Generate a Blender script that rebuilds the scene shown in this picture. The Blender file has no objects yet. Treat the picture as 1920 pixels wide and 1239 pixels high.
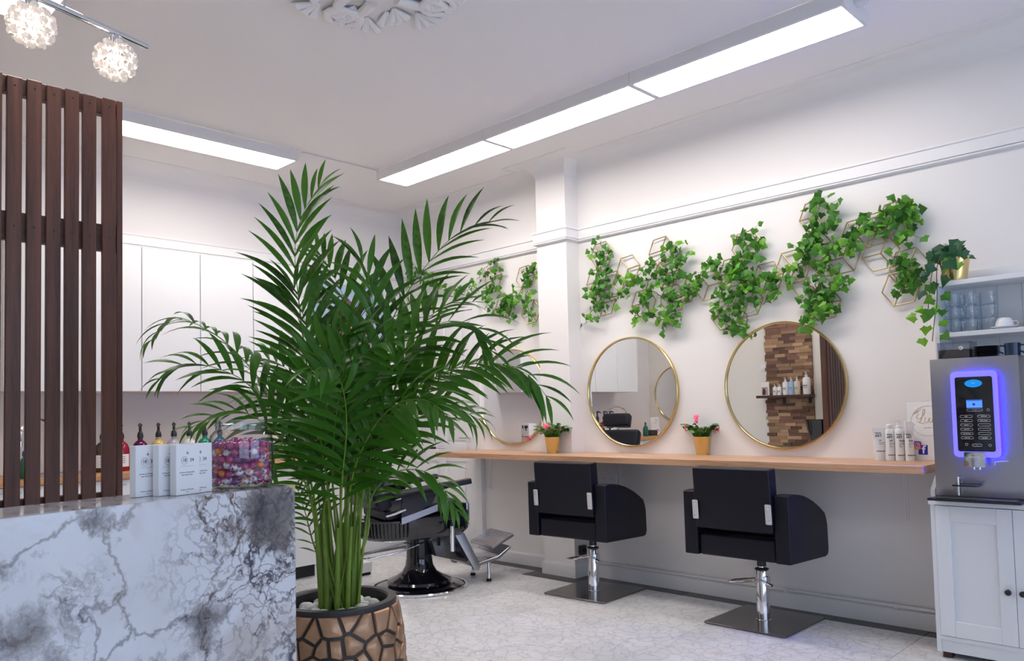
import bpy, bmesh, math, random
from mathutils import Vector, Matrix, Euler
random.seed(7)
PI = math.pi
S = bpy.context.scene
COL = S.collection

# ------------------------------------------------------------------ camera
YAW, PITCH, ROLL, FPX, SHY = 0.796214, 0.0489294, -0.0246038, 1473.13, 79.98
CAMP = Vector((0.0, 0.0, 1.25))
cF = Vector((-math.cos(YAW)*math.cos(PITCH), math.sin(YAW)*math.cos(PITCH), math.sin(PITCH)))
_r = cF.cross(Vector((0, 0, 1))).normalized(); _u = _r.cross(cF)
cR = math.cos(ROLL)*_r + math.sin(ROLL)*_u
cU = -math.sin(ROLL)*_r + math.cos(ROLL)*_u
cd = bpy.data.cameras.new('camera'); cam = bpy.data.objects.new('camera', cd); COL.objects.link(cam)
cam.matrix_world = Matrix(((cR.x, cU.x, -cF.x, CAMP.x), (cR.y, cU.y, -cF.y, CAMP.y), (cR.z, cU.z, -cF.z, CAMP.z), (0, 0, 0, 1)))
cd.sensor_width = 36; cd.lens = FPX*36/1920; cd.shift_y = SHY/1920; cd.clip_start = .05
S.camera = cam

def ray(px, py):
    return cF + cR*((px-960)/FPX) - cU*((py-619.5-SHY)/FPX)
def at(px, py, ax, val):
    d = ray(px, py); t = (val-CAMP[ax])/d[ax]; return CAMP + d*t
def atd(px, py, dist):
    return CAMP + ray(px, py)*dist

# ------------------------------------------------------------------ world, exposure
S.view_settings.view_transform = 'Standard'
try: S.view_settings.look = 'None'
except Exception: pass
S.view_settings.gamma = 1.0; S.view_settings.use_curve_mapping = False
S.view_settings.exposure = EXPOSURE = 0.0
wd = bpy.data.worlds.new('sky'); S.world = wd; wd.use_nodes = True
wb = wd.node_tree.nodes['Background']; wb.inputs[0].default_value = (.62, .74, 1.0, 1); wb.inputs[1].default_value = 3.2
LED_STRENGTH = 16.6
LED_COLOR = (1.0, .935, .89)
try: S.cycles.transparent_max_bounces = 32
except Exception: pass
def portal(name, loc, rot, sx, sy):
    l = bpy.data.lights.new(name, 'AREA'); l.shape = 'RECTANGLE'; l.size = sx; l.size_y = sy; l.cycles.is_portal = True
    o = bpy.data.objects.new(name, l); COL.objects.link(o); o.location = loc; o.rotation_euler = rot
    return o

# ------------------------------------------------------------------ helpers
class MB:
    def __init__(s): s.v = []; s.f = []; s.m = []; s.cur = 0
    def add(s, vs, fs):
        b = len(s.v); s.v += [tuple(v) for v in vs]
        for f in fs: s.f.append(tuple(i+b for i in f)); s.m.append(s.cur)
        return s
    def bx(s, x0, x1, y0, y1, z0, z1):
        return s.add([(x0,y0,z0),(x1,y0,z0),(x1,y1,z0),(x0,y1,z0),(x0,y0,z1),(x1,y0,z1),(x1,y1,z1),(x0,y1,z1)],
            [(0,3,2,1),(4,5,6,7),(0,1,5,4),(1,2,6,5),(2,3,7,6),(3,0,4,7)])
    def box(s, c, d, rot=None):
        h = Vector(d)*.5; M = rot.to_matrix() if rot else Matrix.Identity(3); c = Vector(c)
        vs = [c + M @ Vector((a*h.x, b*h.y, e*h.z)) for e in (-1,1) for (a,b) in ((-1,-1),(1,-1),(1,1),(-1,1))]
        return s.add(vs, [(0,3,2,1),(4,5,6,7),(0,1,5,4),(1,2,6,5),(2,3,7,6),(3,0,4,7)])
    def tube(s, pts, r, n=8, closed=False, caps=True, flat=None):
        pts = [Vector(p) for p in pts]; N = len(pts)
        rs = r if isinstance(r, (list, tuple)) else [r]*N
        vs = []; up = None
        for i, p in enumerate(pts):
            if closed: t = pts[(i+1) % N]-pts[i-1]
            else: t = pts[min(i+1, N-1)]-pts[max(i-1, 0)]
            t = t.normalized() if t.length > 1e-9 else Vector((0,0,1))
            if up is None:
                up = Vector((0,0,1)) if abs(t.z) < .9 else Vector((1,0,0))
            a = t.cross(up)
            if a.length < 1e-5: a = t.cross(Vector((0,1,0)))
            a.normalize(); b = a.cross(t); up = b
            for k in range(n):
                q = 2*PI*k/n; vs.append(p + (a*math.cos(q) + b*math.sin(q)*(flat or 1))*rs[i])
        fs = []
        for i in range(N if closed else N-1):
            j = (i+1) % N
            for k in range(n): fs.append((i*n+k, i*n+(k+1)%n, j*n+(k+1)%n, j*n+k))
        if caps and not closed: fs.append(tuple(range(n))[::-1]); fs.append(tuple((N-1)*n+k for k in range(n)))
        return s.add(vs, fs)
    def cyl(s, p0, p1, r0, r1=None, n=20, caps=True):
        return s.tube([p0, p1], [r0, r0 if r1 is None else r1], n, caps=caps)
    def lathe(s, prof, n=32, c=(0,0,0), a0=0, a1=2*PI, sx=1, sy=1):
        full = abs(a1-a0-2*PI) < 1e-6; cols = n if full else n+1
        vs = []; rings = []
        for (r, z) in prof:
            if r < 1e-7: rings.append([len(vs)]*cols); vs.append((c[0], c[1], c[2]+z))
            else:
                st = len(vs); rings.append([st+k for k in range(cols)])
                for k in range(cols):
                    q = a0+(a1-a0)*k/n; vs.append((c[0]+r*math.cos(q)*sx, c[1]+r*math.sin(q)*sy, c[2]+z))
        fs = []
        for A, B in zip(rings, rings[1:]):
            for k in range(n):
                l = (k+1) % cols
                q = [A[k], A[l], B[l], B[k]]
                u = []
                for i in q:
                    if i not in u: u.append(i)
                if len(u) >= 3: fs.append(tuple(u))
        return s.add(vs, fs)
    def sphere(s, c, r, nu=16, nv=10, sc=(1,1,1)):
        vs = []; fs = []; c = Vector(c)
        b = MB(); b.lathe([(max(0, math.sin(PI*i/nv))*(1 if 0 < i < nv else 0), -math.cos(PI*i/nv)) for i in range(nv+1)], nu)
        return s.add([c + Vector((x*r*sc[0], y*r*sc[1], z*r*sc[2])) for x, y, z in b.v], b.f)
    def prism(s, poly, ax, d0, d1):
        n = len(poly)
        def P(a, b, d): return {'x': (d, a, b), 'y': (a, d, b), 'z': (a, b, d)}[ax]
        vs = [P(a, b, d0) for a, b in poly] + [P(a, b, d1) for a, b in poly]
        fs = [tuple(range(n))[::-1], tuple(range(n, 2*n))] + [(i, (i+1)%n, n+(i+1)%n, n+i) for i in range(n)]
        return s.add(vs, fs)
    def mesh(s, name, mats=None, bevel=0, seg=2, smooth=True, angle=35, recalc=True):
        me = bpy.data.meshes.new(name); me.from_pydata(s.v, [], s.f)
        if any(s.m): me.polygons.foreach_set('material_index', s.m)
        if recalc or bevel:
            bm = bmesh.new(); bm.from_mesh(me)
            if recalc: bmesh.ops.recalc_face_normals(bm, faces=bm.faces)
            if bevel:
                es = [e for e in bm.edges if len(e.link_faces) == 2 and e.calc_face_angle(0) > .5]
                bmesh.ops.bevel(bm, geom=es, offset=bevel, segments=seg, profile=.7, affect='EDGES', clamp_overlap=True)
            bm.to_mesh(me); bm.free()
        if smooth:
            me.polygons.foreach_set('use_smooth', [True]*len(me.polygons)); me.set_sharp_from_angle(angle=math.radians(angle))
        if mats is not None:
            for m in (mats if isinstance(mats, (list, tuple)) else [mats]): me.materials.append(m)
        me.update()
        return me
    def build(s, name, mats, parent=None, loc=(0,0,0), rot=(0,0,0), **k):
        return link(name, s.mesh(name, mats, **k), parent, loc, rot)
def link(name, data, parent=None, loc=(0,0,0), rot=(0,0,0)):
    o = bpy.data.objects.new(name, data); COL.objects.link(o); o.location = loc; o.rotation_euler = rot
    if parent: o.parent = parent
    return o
def tag(o, label=None, cat=None, group=None, kind=None):
    if label: o['label'] = label
    if cat: o['category'] = cat
    if group: o['group'] = group
    if kind: o['kind'] = kind
    return o
def thing(name, label, cat, loc=(0,0,0), rz=0, group=None, rot=None):
    o = bpy.data.objects.new(name, None); COL.objects.link(o); o.location = loc; o.rotation_euler = rot or (0,0,rz)
    o.empty_display_size = .05
    return tag(o, label, cat, group)
def struct(o): o['kind'] = 'structure'; return o
def copy_tree(o, parent=None):
    c = o.copy(); COL.objects.link(c); c.parent = parent
    for ch in list(o.children): copy_tree(ch, c)
    return c
def sweep(prof, path, closed=False):
    """prof: list of (offset to the left of the path, z); path: list of (x, y); mitred corners"""
    N = len(path); P = [Vector(p) for p in path]; vs = []
    for i in range(N):
        d0 = (P[i]-P[i-1]) if (i > 0 or closed) else (P[1]-P[0])
        d1 = (P[(i+1)%N]-P[i]) if (i < N-1 or closed) else (P[i]-P[i-1])
        d0.normalize(); d1.normalize()
        n0 = Vector((-d0.y, d0.x)); n1 = Vector((-d1.y, d1.x)); m = n0+n1; m.normalize(); k = 1/max(.3, m.dot(n0))
        for off, z in prof: vs.append((P[i].x+m.x*off*k, P[i].y+m.y*off*k, z))
    n = len(prof); fs = []
    for i in range(N if closed else N-1):
        j = (i+1) % N
        for a in range(n): b = (a+1) % n; fs.append((i*n+a, i*n+b, j*n+b, j*n+a))
    if not closed: fs += [tuple(range(n)), tuple((N-1)*n+a for a in range(n))[::-1]]
    return MB().add(vs, fs)
def bez(p, n=12):
    """Catmull-Rom through points"""
    p = [Vector(q) for q in p]; q = [p[0]*2-p[1]]+p+[p[-1]*2-p[-2]]; out = []
    for i in range(1, len(q)-2):
        for k in range(n):
            t = k/n; a, b, c, d = q[i-1], q[i], q[i+1], q[i+2]
            out.append(.5*((2*b)+(c-a)*t+(2*a-5*b+4*c-d)*t*t+(3*b-a-3*c+d)*t**3))
    return out+[p[-1]]
def rrect(w, h, r, n=5, cx=0, cy=0):
    out = []
    for (sx, sy, a) in ((1,-1,-PI/2),(1,1,0),(-1,1,PI/2),(-1,-1,PI)):
        for k in range(n+1):
            q = a+PI/2*k/n; out.append((cx+sx*(w/2-r)+r*math.cos(q), cy+sy*(h/2-r)+r*math.sin(q)))
    return out
def text_mesh(name, body, size, mat, ext=.0004, align='CENTER', shear=0, bold=0):
    c = bpy.data.curves.new(name, 'FONT'); c.body = body; c.size = size; c.align_x = align; c.align_y = 'CENTER'; c.extrude = ext; c.shear = shear; c.offset = bold
    c.resolution_u = 3
    o = bpy.data.objects.new('tmp', c); me = bpy.data.meshes.new_from_object(o); me.name = name
    bpy.data.objects.remove(o); bpy.data.curves.remove(c); me.materials.append(mat)
    return me

# ------------------------------------------------------------------ materials
def lin(c):
    if isinstance(c, str): c = tuple(int(c[i:i+2], 16)/255 for i in (0,2,4))
    return tuple(x/12.92 if x <= .04045 else ((x+.055)/1.055)**2.4 for x in c)
class N:
    def __init__(s, name):
        s.m = bpy.data.materials.new(name); s.m.use_nodes = True; s.t = s.m.node_tree; s.b = s.t.nodes['Principled BSDF']
    def n(s, typ, **kw):
        x = s.t.nodes.new(typ)
        for k, v in kw.items():
            if k.startswith('i_'): x.inputs[k[2:].replace('_', ' ')].default_value = v
            else: setattr(x, k, v)
        return x
    def l(s, a, b): s.t.links.new(a, b)
    def coord(s, kind='Object', scale=(1,1,1), rnd=0):
        tc = s.n('ShaderNodeTexCoord'); mp = s.n('ShaderNodeMapping'); mp.inputs['Scale'].default_value = scale
        s.l(tc.outputs[kind], mp.inputs['Vector'])
        if rnd:
            oi = s.n('ShaderNodeObjectInfo'); mu = s.n('ShaderNodeMath', operation='MULTIPLY'); mu.inputs[1].default_value = rnd
            s.l(oi.outputs['Random'], mu.inputs[0]); s.l(mu.outputs[0], mp.inputs['Location'])
        return mp.outputs[0]
    def noise(s, vec, scale, detail=4, rough=.55, dist=0):
        x = s.n('ShaderNodeTexNoise'); x.inputs['Scale'].default_value = scale; x.inputs['Detail'].default_value = detail
        x.inputs['Roughness'].default_value = rough; x.inputs['Distortion'].default_value = dist; s.l(vec, x.inputs['Vector']); return x
    def ramp(s, fac, stops):
        r = s.n('ShaderNodeValToRGB'); e = r.color_ramp.elements
        while len(e) < len(stops): e.new(.5)
        for el, (p, c) in zip(e, stops): el.position = p; el.color = (c if len(c) == 4 else tuple(c)+(1,)) if isinstance(c, (tuple, list)) else (c, c, c, 1)
        s.l(fac, r.inputs[0]); return r.outputs[0]
    def mix(s, fac, a, b, mode='MIX'):
        x = s.n('ShaderNodeMix', data_type='RGBA', blend_type=mode)
        for sock, v in ((x.inputs[0], fac), (x.inputs[6], a), (x.inputs[7], b)):
            if hasattr(v, 'is_output'): s.l(v, sock)
            else: sock.default_value = v if not isinstance(v, tuple) else (v if len(v) == 4 else v+(1,))
        return x.outputs[2]
    def bump(s, h, strength=.2, dist=.01):
        b = s.n('ShaderNodeBump'); b.inputs['Strength'].default_value = strength; b.inputs['Distance'].default_value = dist
        s.l(h, b.inputs['Height']); s.l(b.outputs[0], s.b.inputs['Normal'])
def P(name, c, rough=.5, metal=0, bump=0, bscale=200, var=0, **kw):
    k = N(name); c = lin(c) if isinstance(c, str) else c
    k.b.inputs['Base Color'].default_value = tuple(c)+(1,); k.b.inputs['Roughness'].default_value = rough; k.b.inputs['Metallic'].default_value = metal
    for a, v in kw.items(): k.b.inputs[a.replace('_', ' ')].default_value = v
    v = None
    if bump:
        v = k.coord('Object'); k.bump(k.noise(v, bscale, 3).outputs[0], bump, .002)
    if var:
        oi = k.n('ShaderNodeObjectInfo'); v = k.coord('Object')
        nz = k.noise(v, 14, 2); ad = k.n('ShaderNodeMath', operation='ADD'); k.l(oi.outputs['Random'], ad.inputs[0]); k.l(nz.outputs[0], ad.inputs[1])
        hi = tuple(min(1, x*(1+var)) for x in c); lo = tuple(x*(1-var*.6) for x in c)
        k.l(k.ramp(ad.outputs[0], [(.35, lo), (1.0, hi)]), k.b.inputs['Base Color'])
    return k.m
def EMIT(name, c, st):
    k = N(name); k.b.inputs['Base Color'].default_value = tuple(c)+(1,); k.b.inputs['Emission Color'].default_value = tuple(c)+(1,); k.b.inputs['Emission Strength'].default_value = st
    return k.m
def GLASS(name, tint=(.96,.98,.98), edge=(.62,.70,.70), rough=.02, k0=.05):
    k = N(name); t = k.t; t.nodes.remove(k.b); out = t.nodes['Material Output']
    tr = k.n('ShaderNodeBsdfTransparent')
    gl = k.n('ShaderNodeBsdfGlossy'); gl.inputs['Roughness'].default_value = rough
    lw = k.n('ShaderNodeLayerWeight'); lw.inputs[0].default_value = .5
    k.l(k.ramp(lw.outputs['Facing'], [(0, tint), (.45, tint), (.82, edge), (1.0, edge)]), tr.inputs[0])
    fac = k.ramp(lw.outputs['Facing'], [(0, k0), (.55, k0*1.6), (.85, .32), (1.0, .85)])
    mx = k.n('ShaderNodeMixShader'); k.l(fac, mx.inputs[0]); k.l(tr.outputs[0], mx.inputs[1]); k.l(gl.outputs[0], mx.inputs[2]); k.l(mx.outputs[0], out.inputs[0])
    return k.m
def WOOD(name, dark, light, axis='z', scale=1, rough=.45, rnd=7, contrast=1):
    k = N(name); st = {'x': (.6,9,9), 'y': (9,.6,9), 'z': (9,9,.6)}[axis]
    v = k.coord('Object', tuple(a*scale for a in st), rnd)
    n1 = k.noise(v, 2.2, 6, .6, .9); n2 = k.noise(v, 14, 4, .7, .3)
    a = k.mix(.35, n1.outputs[0], n2.outputs[0])
    k.l(k.ramp(a, [(.5-.17/contrast, lin(dark)), (.5, tuple((x+y)/2 for x, y in zip(lin(dark), lin(light)))), (.5+.17/contrast, lin(light))]), k.b.inputs['Base Color'])
    k.b.inputs['Roughness'].default_value = rough; k.bump(n2.outputs[0], .12, .002)
    return k.m
def leafy(m, amt=.3):
    t = m.node_tree; b = t.nodes['Principled BSDF']; out = t.nodes['Material Output']
    tr = t.nodes.new('ShaderNodeBsdfTranslucent'); mx = t.nodes.new('ShaderNodeMixShader'); mx.inputs[0].default_value = amt
    hs = t.nodes.new('ShaderNodeHueSaturation'); hs.inputs['Value'].default_value = 2.2; hs.inputs['Hue'].default_value = .47
    l = b.inputs['Base Color'].links
    if l: t.links.new(l[0].from_socket, hs.inputs['Color'])
    else: hs.inputs['Color'].default_value = b.inputs['Base Color'].default_value
    t.links.new(hs.outputs[0], tr.inputs[0]); t.links.new(b.outputs[0], mx.inputs[1]); t.links.new(tr.outputs[0], mx.inputs[2]); t.links.new(mx.outputs[0], out.inputs[0])
    return m
M = {}
M['wall'] = P('wall_paint', (.84,.815,.80), .85, bump=.08, bscale=260)
M['wall_cream'] = P('wall_paint_cream', (.80,.775,.72), .85, bump=.08, bscale=260)
M['ceiling'] = P('ceiling_paint', (.87,.845,.82), .9, bump=.05, bscale=200)
M['trim'] = P('trim_gloss_white', (.85,.84,.84), .35)
M['white'] = P('white_lacquer', (.83,.83,.83), .28)
M['whitecab'] = P('white_foil', (.80,.81,.83), .4)
M['plastic_white'] = P('white_plastic', (.82,.82,.83), .32)
M['black'] = P('black_plastic', (.012,.012,.014), .38)
M['blackgloss'] = P('black_gloss_enamel', (.006,.006,.010), .07, Coat_Weight=.6)
M['leather'] = P('black_leather', (.006,.0065,.013), .42, bump=.25, bscale=420, Specular_IOR_Level=.28)
M['chrome'] = P('chrome', (.80,.80,.82), .07, 1)
M['steel'] = P('brushed_steel', (.42,.42,.45), .30, 1)
M['plate_steel'] = P('dark_brushed_plate', (.20,.185,.18), .22, 1)
M['silver'] = P('satin_silver', (.72,.72,.72), .3, .6)
M['gold'] = P('satin_gold', (.72,.56,.26), .2, 1)
M['goldwire'] = P('champagne_gold_wire', (.42,.33,.17), .38, .75)
M['brass'] = P('brass', (.62,.50,.24), .4, .8)
M['mirror'] = P('mirror_glass', (.92,.93,.92), .0, 1)
M['led'] = EMIT('led_diffuser', LED_COLOR, LED_STRENGTH)
M['ledbox'] = P('led_housing_white', (.78,.76,.76), .5)
M['bulb'] = EMIT('warm_bulb', (1.0,.82,.66), 60)
M['bead'] = P('crystal_bead', (.95,.94,.92), .12, 0, Transmission_Weight=.45, IOR=1.25)
M['copperwire'] = P('copper_wire', (.45,.30,.2), .3, .9)
M['walnut'] = WOOD('walnut_slat', '3a2018', '6b4334', 'z', 1, .42)
M['walnut_h'] = WOOD('walnut_rail', '331c15', '583629', 'y', 1, .45)
M['oak'] = WOOD('oak_shelf', 'b1815c', 'dfb593', 'x', 1, .38, 0)
M['oak_k'] = WOOD('oak_worktop', 'a8713f', 'd3a06c', 'y', 1, .38, 0)
M['glass'] = GLASS('clear_glass')
M['jarglass'] = GLASS('jar_glass', (.93,.955,.95), (.45,.52,.50), .02, .09)
M['mugglass'] = GLASS('mug_glass', (.955,.97,.985), (.66,.76,.86), .03, .07)
M['acrylic'] = GLASS('clear_acrylic', (.95,.96,.975), (.7,.75,.8), .03, .06)
M['soil'] = P('dark_soil', (.02,.014,.01), .9, bump=.6, bscale=120)
M['palm'] = P('palm_leaflet_green', (.022,.082,.006), .34, var=.9, Specular_IOR_Level=.35)
M['palmstem'] = P('palm_stem_green', (.115,.185,.016), .4, var=.5)
M['ivy'] = P('ivy_leaf_green', (.030,.118,.012), .42, var=.8, Specular_IOR_Level=.35)
M['ivydark'] = P('ivy_leaf_dark_green', (.016,.070,.028), .38, var=.6)
M['ivylight'] = P('ivy_leaf_young_green', (.085,.25,.015), .4, var=.5)
for k_ in ('palm', 'ivy', 'ivydark', 'ivylight'): leafy(M[k_], .16 if k_ == 'palm' else .24)
M['vine'] = P('vine_stem', (.10,.085,.035), .7)
M['cactus'] = P('cactus_segment_green', (.05,.13,.02), .35, var=.8)
M['petal'] = P('pink_petal', (.75,.06,.16), .5, var=.5)
M['cup'] = P('white_porcelain', (.85,.86,.88), .12)
M['bluecup'] = P('dark_blue_stoneware', (.015,.035,.08), .22)
M['blackcup'] = P('black_stoneware', (.012,.014,.02), .25)
M['beans'] = P('coffee_beans', (.035,.012,.014), .4, bump=1.0, bscale=90)
M['ink'] = P('dark_blue_ink', (.03,.035,.16), .6)
M['greyink'] = P('grey_ink', (.28,.26,.26), .6)
M['blackink'] = P('black_ink', (.012,.012,.014), .6)
M['goldink'] = P('gold_ink', (.62,.42,.20), .45, .3)
M['paper'] = P('white_card', (.86,.85,.86), .55)
M['ringled'] = EMIT('violet_led_ring', (.16,.14,1.0), 1.15)
M['backled'] = EMIT('blue_led_strip', (.008,.0,1.0), 120.0)
M['screen'] = EMIT('blue_lcd', (.05,.16,1.0), 1.6)
M['badge'] = EMIT('blue_badge', (.0,.22,.62), .7)
M['pebble'] = P('pale_pebble', (.52,.50,.47), .6, var=.5)
M['potdark'] = P('dark_glazed_pot', (.022,.021,.021), .45)
M['bronze'] = P('bronze_pot_plate', (.34,.20,.115), .38, .55, bump=.5, bscale=60, var=.35)
M['rubber'] = P('black_rubber', (.01,.01,.01), .7)
M['darktile'] = P('dark_stone_tile', (.040,.036,.037), .32, bump=.1, bscale=80)
M['grout'] = P('grey_grout', (.42,.40,.39), .8)

def marble_floor():
    k = N('white_marble_tile'); v = k.coord('Object', (1,1,1), 11)
    w = k.noise(v, 2.3, 5, .6); va = k.n('ShaderNodeVectorMath', operation='MULTIPLY_ADD'); k.l(w.outputs['Color'], va.inputs[0]); va.inputs[1].default_value = (.35,.35,.35); k.l(v, va.inputs[2])
    def cells(sc, wd):
        x = k.n('ShaderNodeTexVoronoi', feature='DISTANCE_TO_EDGE'); x.inputs['Scale'].default_value = sc; k.l(va.outputs[0], x.inputs['Vector'])
        return k.ramp(x.outputs['Distance'], [(0, 1.0), (wd, .25), (wd*2.6, 0.0)])
    a = cells(13, .045); b = cells(27, .08); c = k.noise(v, 3.5, 5, .65)
    msk = k.ramp(c.outputs[0], [(.35, 0.0), (.65, 1.0)])
    vein = k.mix(msk, a, k.mix(.5, a, b, 'ADD'))
    base = k.ramp(k.noise(v, 1.8, 5, .6).outputs[0], [(.3, (.68,.68,.685)), (.5, (.82,.82,.825)), (.7, (.88,.88,.885))])
    tint = k.ramp(k.noise(v, 2.9, 3, .6).outputs[0], [(.62, (1,1,1)), (.80, (.95,.86,.80))])
    base = k.mix(1.0, base, tint, 'MULTIPLY')
    k.l(k.mix(k.mix(.42, (0,0,0,1), vein), base, (.33,.33,.35,1)), k.b.inputs['Base Color'])
    k.b.inputs['Roughness'].default_value = .16
    return k.m
M['marble'] = marble_floor()
def marble_desk():
    k = N('blue_white_veined_marble'); v = k.coord('Object', (1.35,1.35,1.35))
    w = k.noise(v, 2.0, 6, .62); va = k.n('ShaderNodeVectorMath', operation='MULTIPLY_ADD'); k.l(w.outputs['Color'], va.inputs[0]); va.inputs[1].default_value = (.55,.55,.55); k.l(v, va.inputs[2])
    def cells(sc, wd):
        x = k.n('ShaderNodeTexVoronoi', feature='DISTANCE_TO_EDGE'); x.inputs['Scale'].default_value = sc; k.l(va.outputs[0], x.inputs['Vector'])
        return k.ramp(x.outputs['Distance'], [(0, 1.0), (wd*.5, .55), (wd, 0.0)])
    big = cells(2.6, .028); mid = cells(7, .06); fine = cells(17, .10)
    sep = k.n('ShaderNodeSeparateXYZ'); k.l(v, sep.inputs[0]); gr = k.n('ShaderNodeMath', operation='MULTIPLY_ADD'); k.l(sep.outputs[1], gr.inputs[0]); gr.inputs[1].default_value = .42; k.l(k.noise(v, 1.6, 3, .5, .4).outputs[0], gr.inputs[2])
    dens = k.ramp(gr.outputs[0], [(.26, 0.0), (.42, 1.0)])
    fine_m = k.mix(dens, (0,0,0,1), k.mix(.8, mid, fine, 'ADD'))
    vein = k.mix(1.0, k.mix(.8, (0,0,0,1), big), fine_m, 'ADD')
    br = k.noise(va.outputs[0], 3.1, 6, .7)
    pg = k.n('ShaderNodeMath', operation='MULTIPLY_ADD'); k.l(sep.outputs[1], pg.inputs[0]); pg.inputs[1].default_value = .0; k.l(br.outputs[0], pg.inputs[2])
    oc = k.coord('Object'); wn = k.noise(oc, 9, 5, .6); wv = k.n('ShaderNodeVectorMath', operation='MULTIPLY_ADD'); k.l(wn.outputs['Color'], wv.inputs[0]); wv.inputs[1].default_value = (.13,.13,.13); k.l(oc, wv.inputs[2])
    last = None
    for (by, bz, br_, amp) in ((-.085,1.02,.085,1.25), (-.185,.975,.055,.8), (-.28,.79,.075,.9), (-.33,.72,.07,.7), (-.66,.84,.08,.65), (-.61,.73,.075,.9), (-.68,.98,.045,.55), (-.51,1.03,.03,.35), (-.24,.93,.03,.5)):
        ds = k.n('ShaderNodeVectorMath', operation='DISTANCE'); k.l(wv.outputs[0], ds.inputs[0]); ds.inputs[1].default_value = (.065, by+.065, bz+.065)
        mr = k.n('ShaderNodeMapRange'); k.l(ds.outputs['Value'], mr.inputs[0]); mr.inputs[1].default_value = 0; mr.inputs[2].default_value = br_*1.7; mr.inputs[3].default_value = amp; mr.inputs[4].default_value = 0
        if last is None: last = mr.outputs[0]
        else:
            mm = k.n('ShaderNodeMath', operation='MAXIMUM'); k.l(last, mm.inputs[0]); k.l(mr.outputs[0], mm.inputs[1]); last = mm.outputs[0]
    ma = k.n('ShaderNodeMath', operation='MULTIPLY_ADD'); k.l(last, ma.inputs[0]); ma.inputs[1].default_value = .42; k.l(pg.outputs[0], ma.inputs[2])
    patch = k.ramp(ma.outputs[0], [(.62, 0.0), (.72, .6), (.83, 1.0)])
    base = k.ramp(k.noise(v, 1.6, 5, .6).outputs[0], [(.3, (.60,.58,.57)), (.5, (.71,.71,.74)), (.7, (.78,.78,.80))])
    tint = k.ramp(k.noise(v, 2.3, 4, .6, .5).outputs[0], [(.50, (1,1,1)), (.66, (.80,.72,.66))])
    base = k.mix(1.0, base, tint, 'MULTIPLY')
    veinc = k.ramp(k.noise(v, 4, 2).outputs[0], [(.45, (.17,.13,.11)), (.62, (.085,.075,.10))])
    c1 = k.mix(k.mix(.8, (0,0,0,1), vein), base, veinc)
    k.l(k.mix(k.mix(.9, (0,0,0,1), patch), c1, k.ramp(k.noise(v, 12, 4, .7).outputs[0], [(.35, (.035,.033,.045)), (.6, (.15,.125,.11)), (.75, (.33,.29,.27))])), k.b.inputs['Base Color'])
    k.b.inputs['Roughness'].default_value = .16; k.b.inputs['Coat Weight'].default_value = .2
    return k.m
M['deskmarble'] = marble_desk()
# ------------------------------------------------------------------ room shell
YW, XB, YL, ZC = 4.682, -6.066, 0.5, 3.17
PX0, PX1, PY = -4.129, -3.83, 4.535
XS, YN, XL = 2.2, -2.2, -3.45
fl = struct(MB().bx(-6.2, 2.35, -2.35, 4.82, -.12, -.006).build('floor', M['grout'], smooth=False))
def tile_mesh(name, w, d, mat, top): return MB().bx(-w/2, w/2, -d/2, d/2, -.006, top).mesh(name, mat, bevel=.0012, seg=1, smooth=False)
tm = tile_mesh('tile', .4975, .4975, M['marble'], 0)
for i in range(-10, 7):
    for j in range(0, 14):
        x0 = -1.435+.5*i; y1 = 4.562-.5*j
        if y1 < -2.1 or (x0 < -4.0 and y1 < .5): continue
        link('tile', tm, fl, (x0+.25, y1-.25, 0))
dm = tile_mesh('border_tile', .4975, .119, M['darktile'], .0012)
for i in range(-10, 7): link('border_tile', dm, fl, (-1.435+.5*i+.25, 4.622, 0))
dm2 = tile_mesh('border_tile', .119, .4975, M['darktile'], .0014)
for j in range(0, 8): link('border_tile', dm2, fl, (-6.006, 4.31-.5*j, 0))
for (x, y, w, d) in ((-3.98, 4.466, .54, .138), (-4.19, 4.56, .122, .05), (-3.77, 4.56, .118, .05)):
    link('border_tile', tile_mesh('border_tile', w, d, M['darktile'], .0016), fl, (x, y, 0))
struct(MB().bx(-6.2, 2.35, -2.35, 4.82, ZC, ZC+.12).build('ceiling', M['ceiling'], smooth=False))
struct(MB().bx(-6.2, 2.35, YW, YW+.12, 0, ZC).build('wall_right', M['wall'], smooth=False))
struct(MB().bx(XB-.12, XB, .38, YW, 0, ZC).build('wall_back', M['wall'], smooth=False))
struct(MB().bx(XB, XL, YL-.12, YL, 0, ZC).build('wall_left', M['wall_cream'], smooth=False))
struct(MB().bx(XL-.12, XL, YN, YL-.12, 0, ZC).build('wall_left_return', M['wall_cream'], smooth=False))
struct(MB().bx(XL-.12, XS+.12, YN-.12, YN, 0, ZC).build('wall_near', M['wall_cream'], smooth=False))
wf = MB()
wf.bx(XS, XS+.12, YN, YW, 0, .45).bx(XS, XS+.12, YN, YW, 2.5, ZC)
for a, b in ((YN, -1.9), (1.0, 1.4), (4.3, YW)): wf.bx(XS, XS+.12, a, b, .45, 2.5)
struct(wf.build('wall_street', M['wall'], smooth=False))
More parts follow.
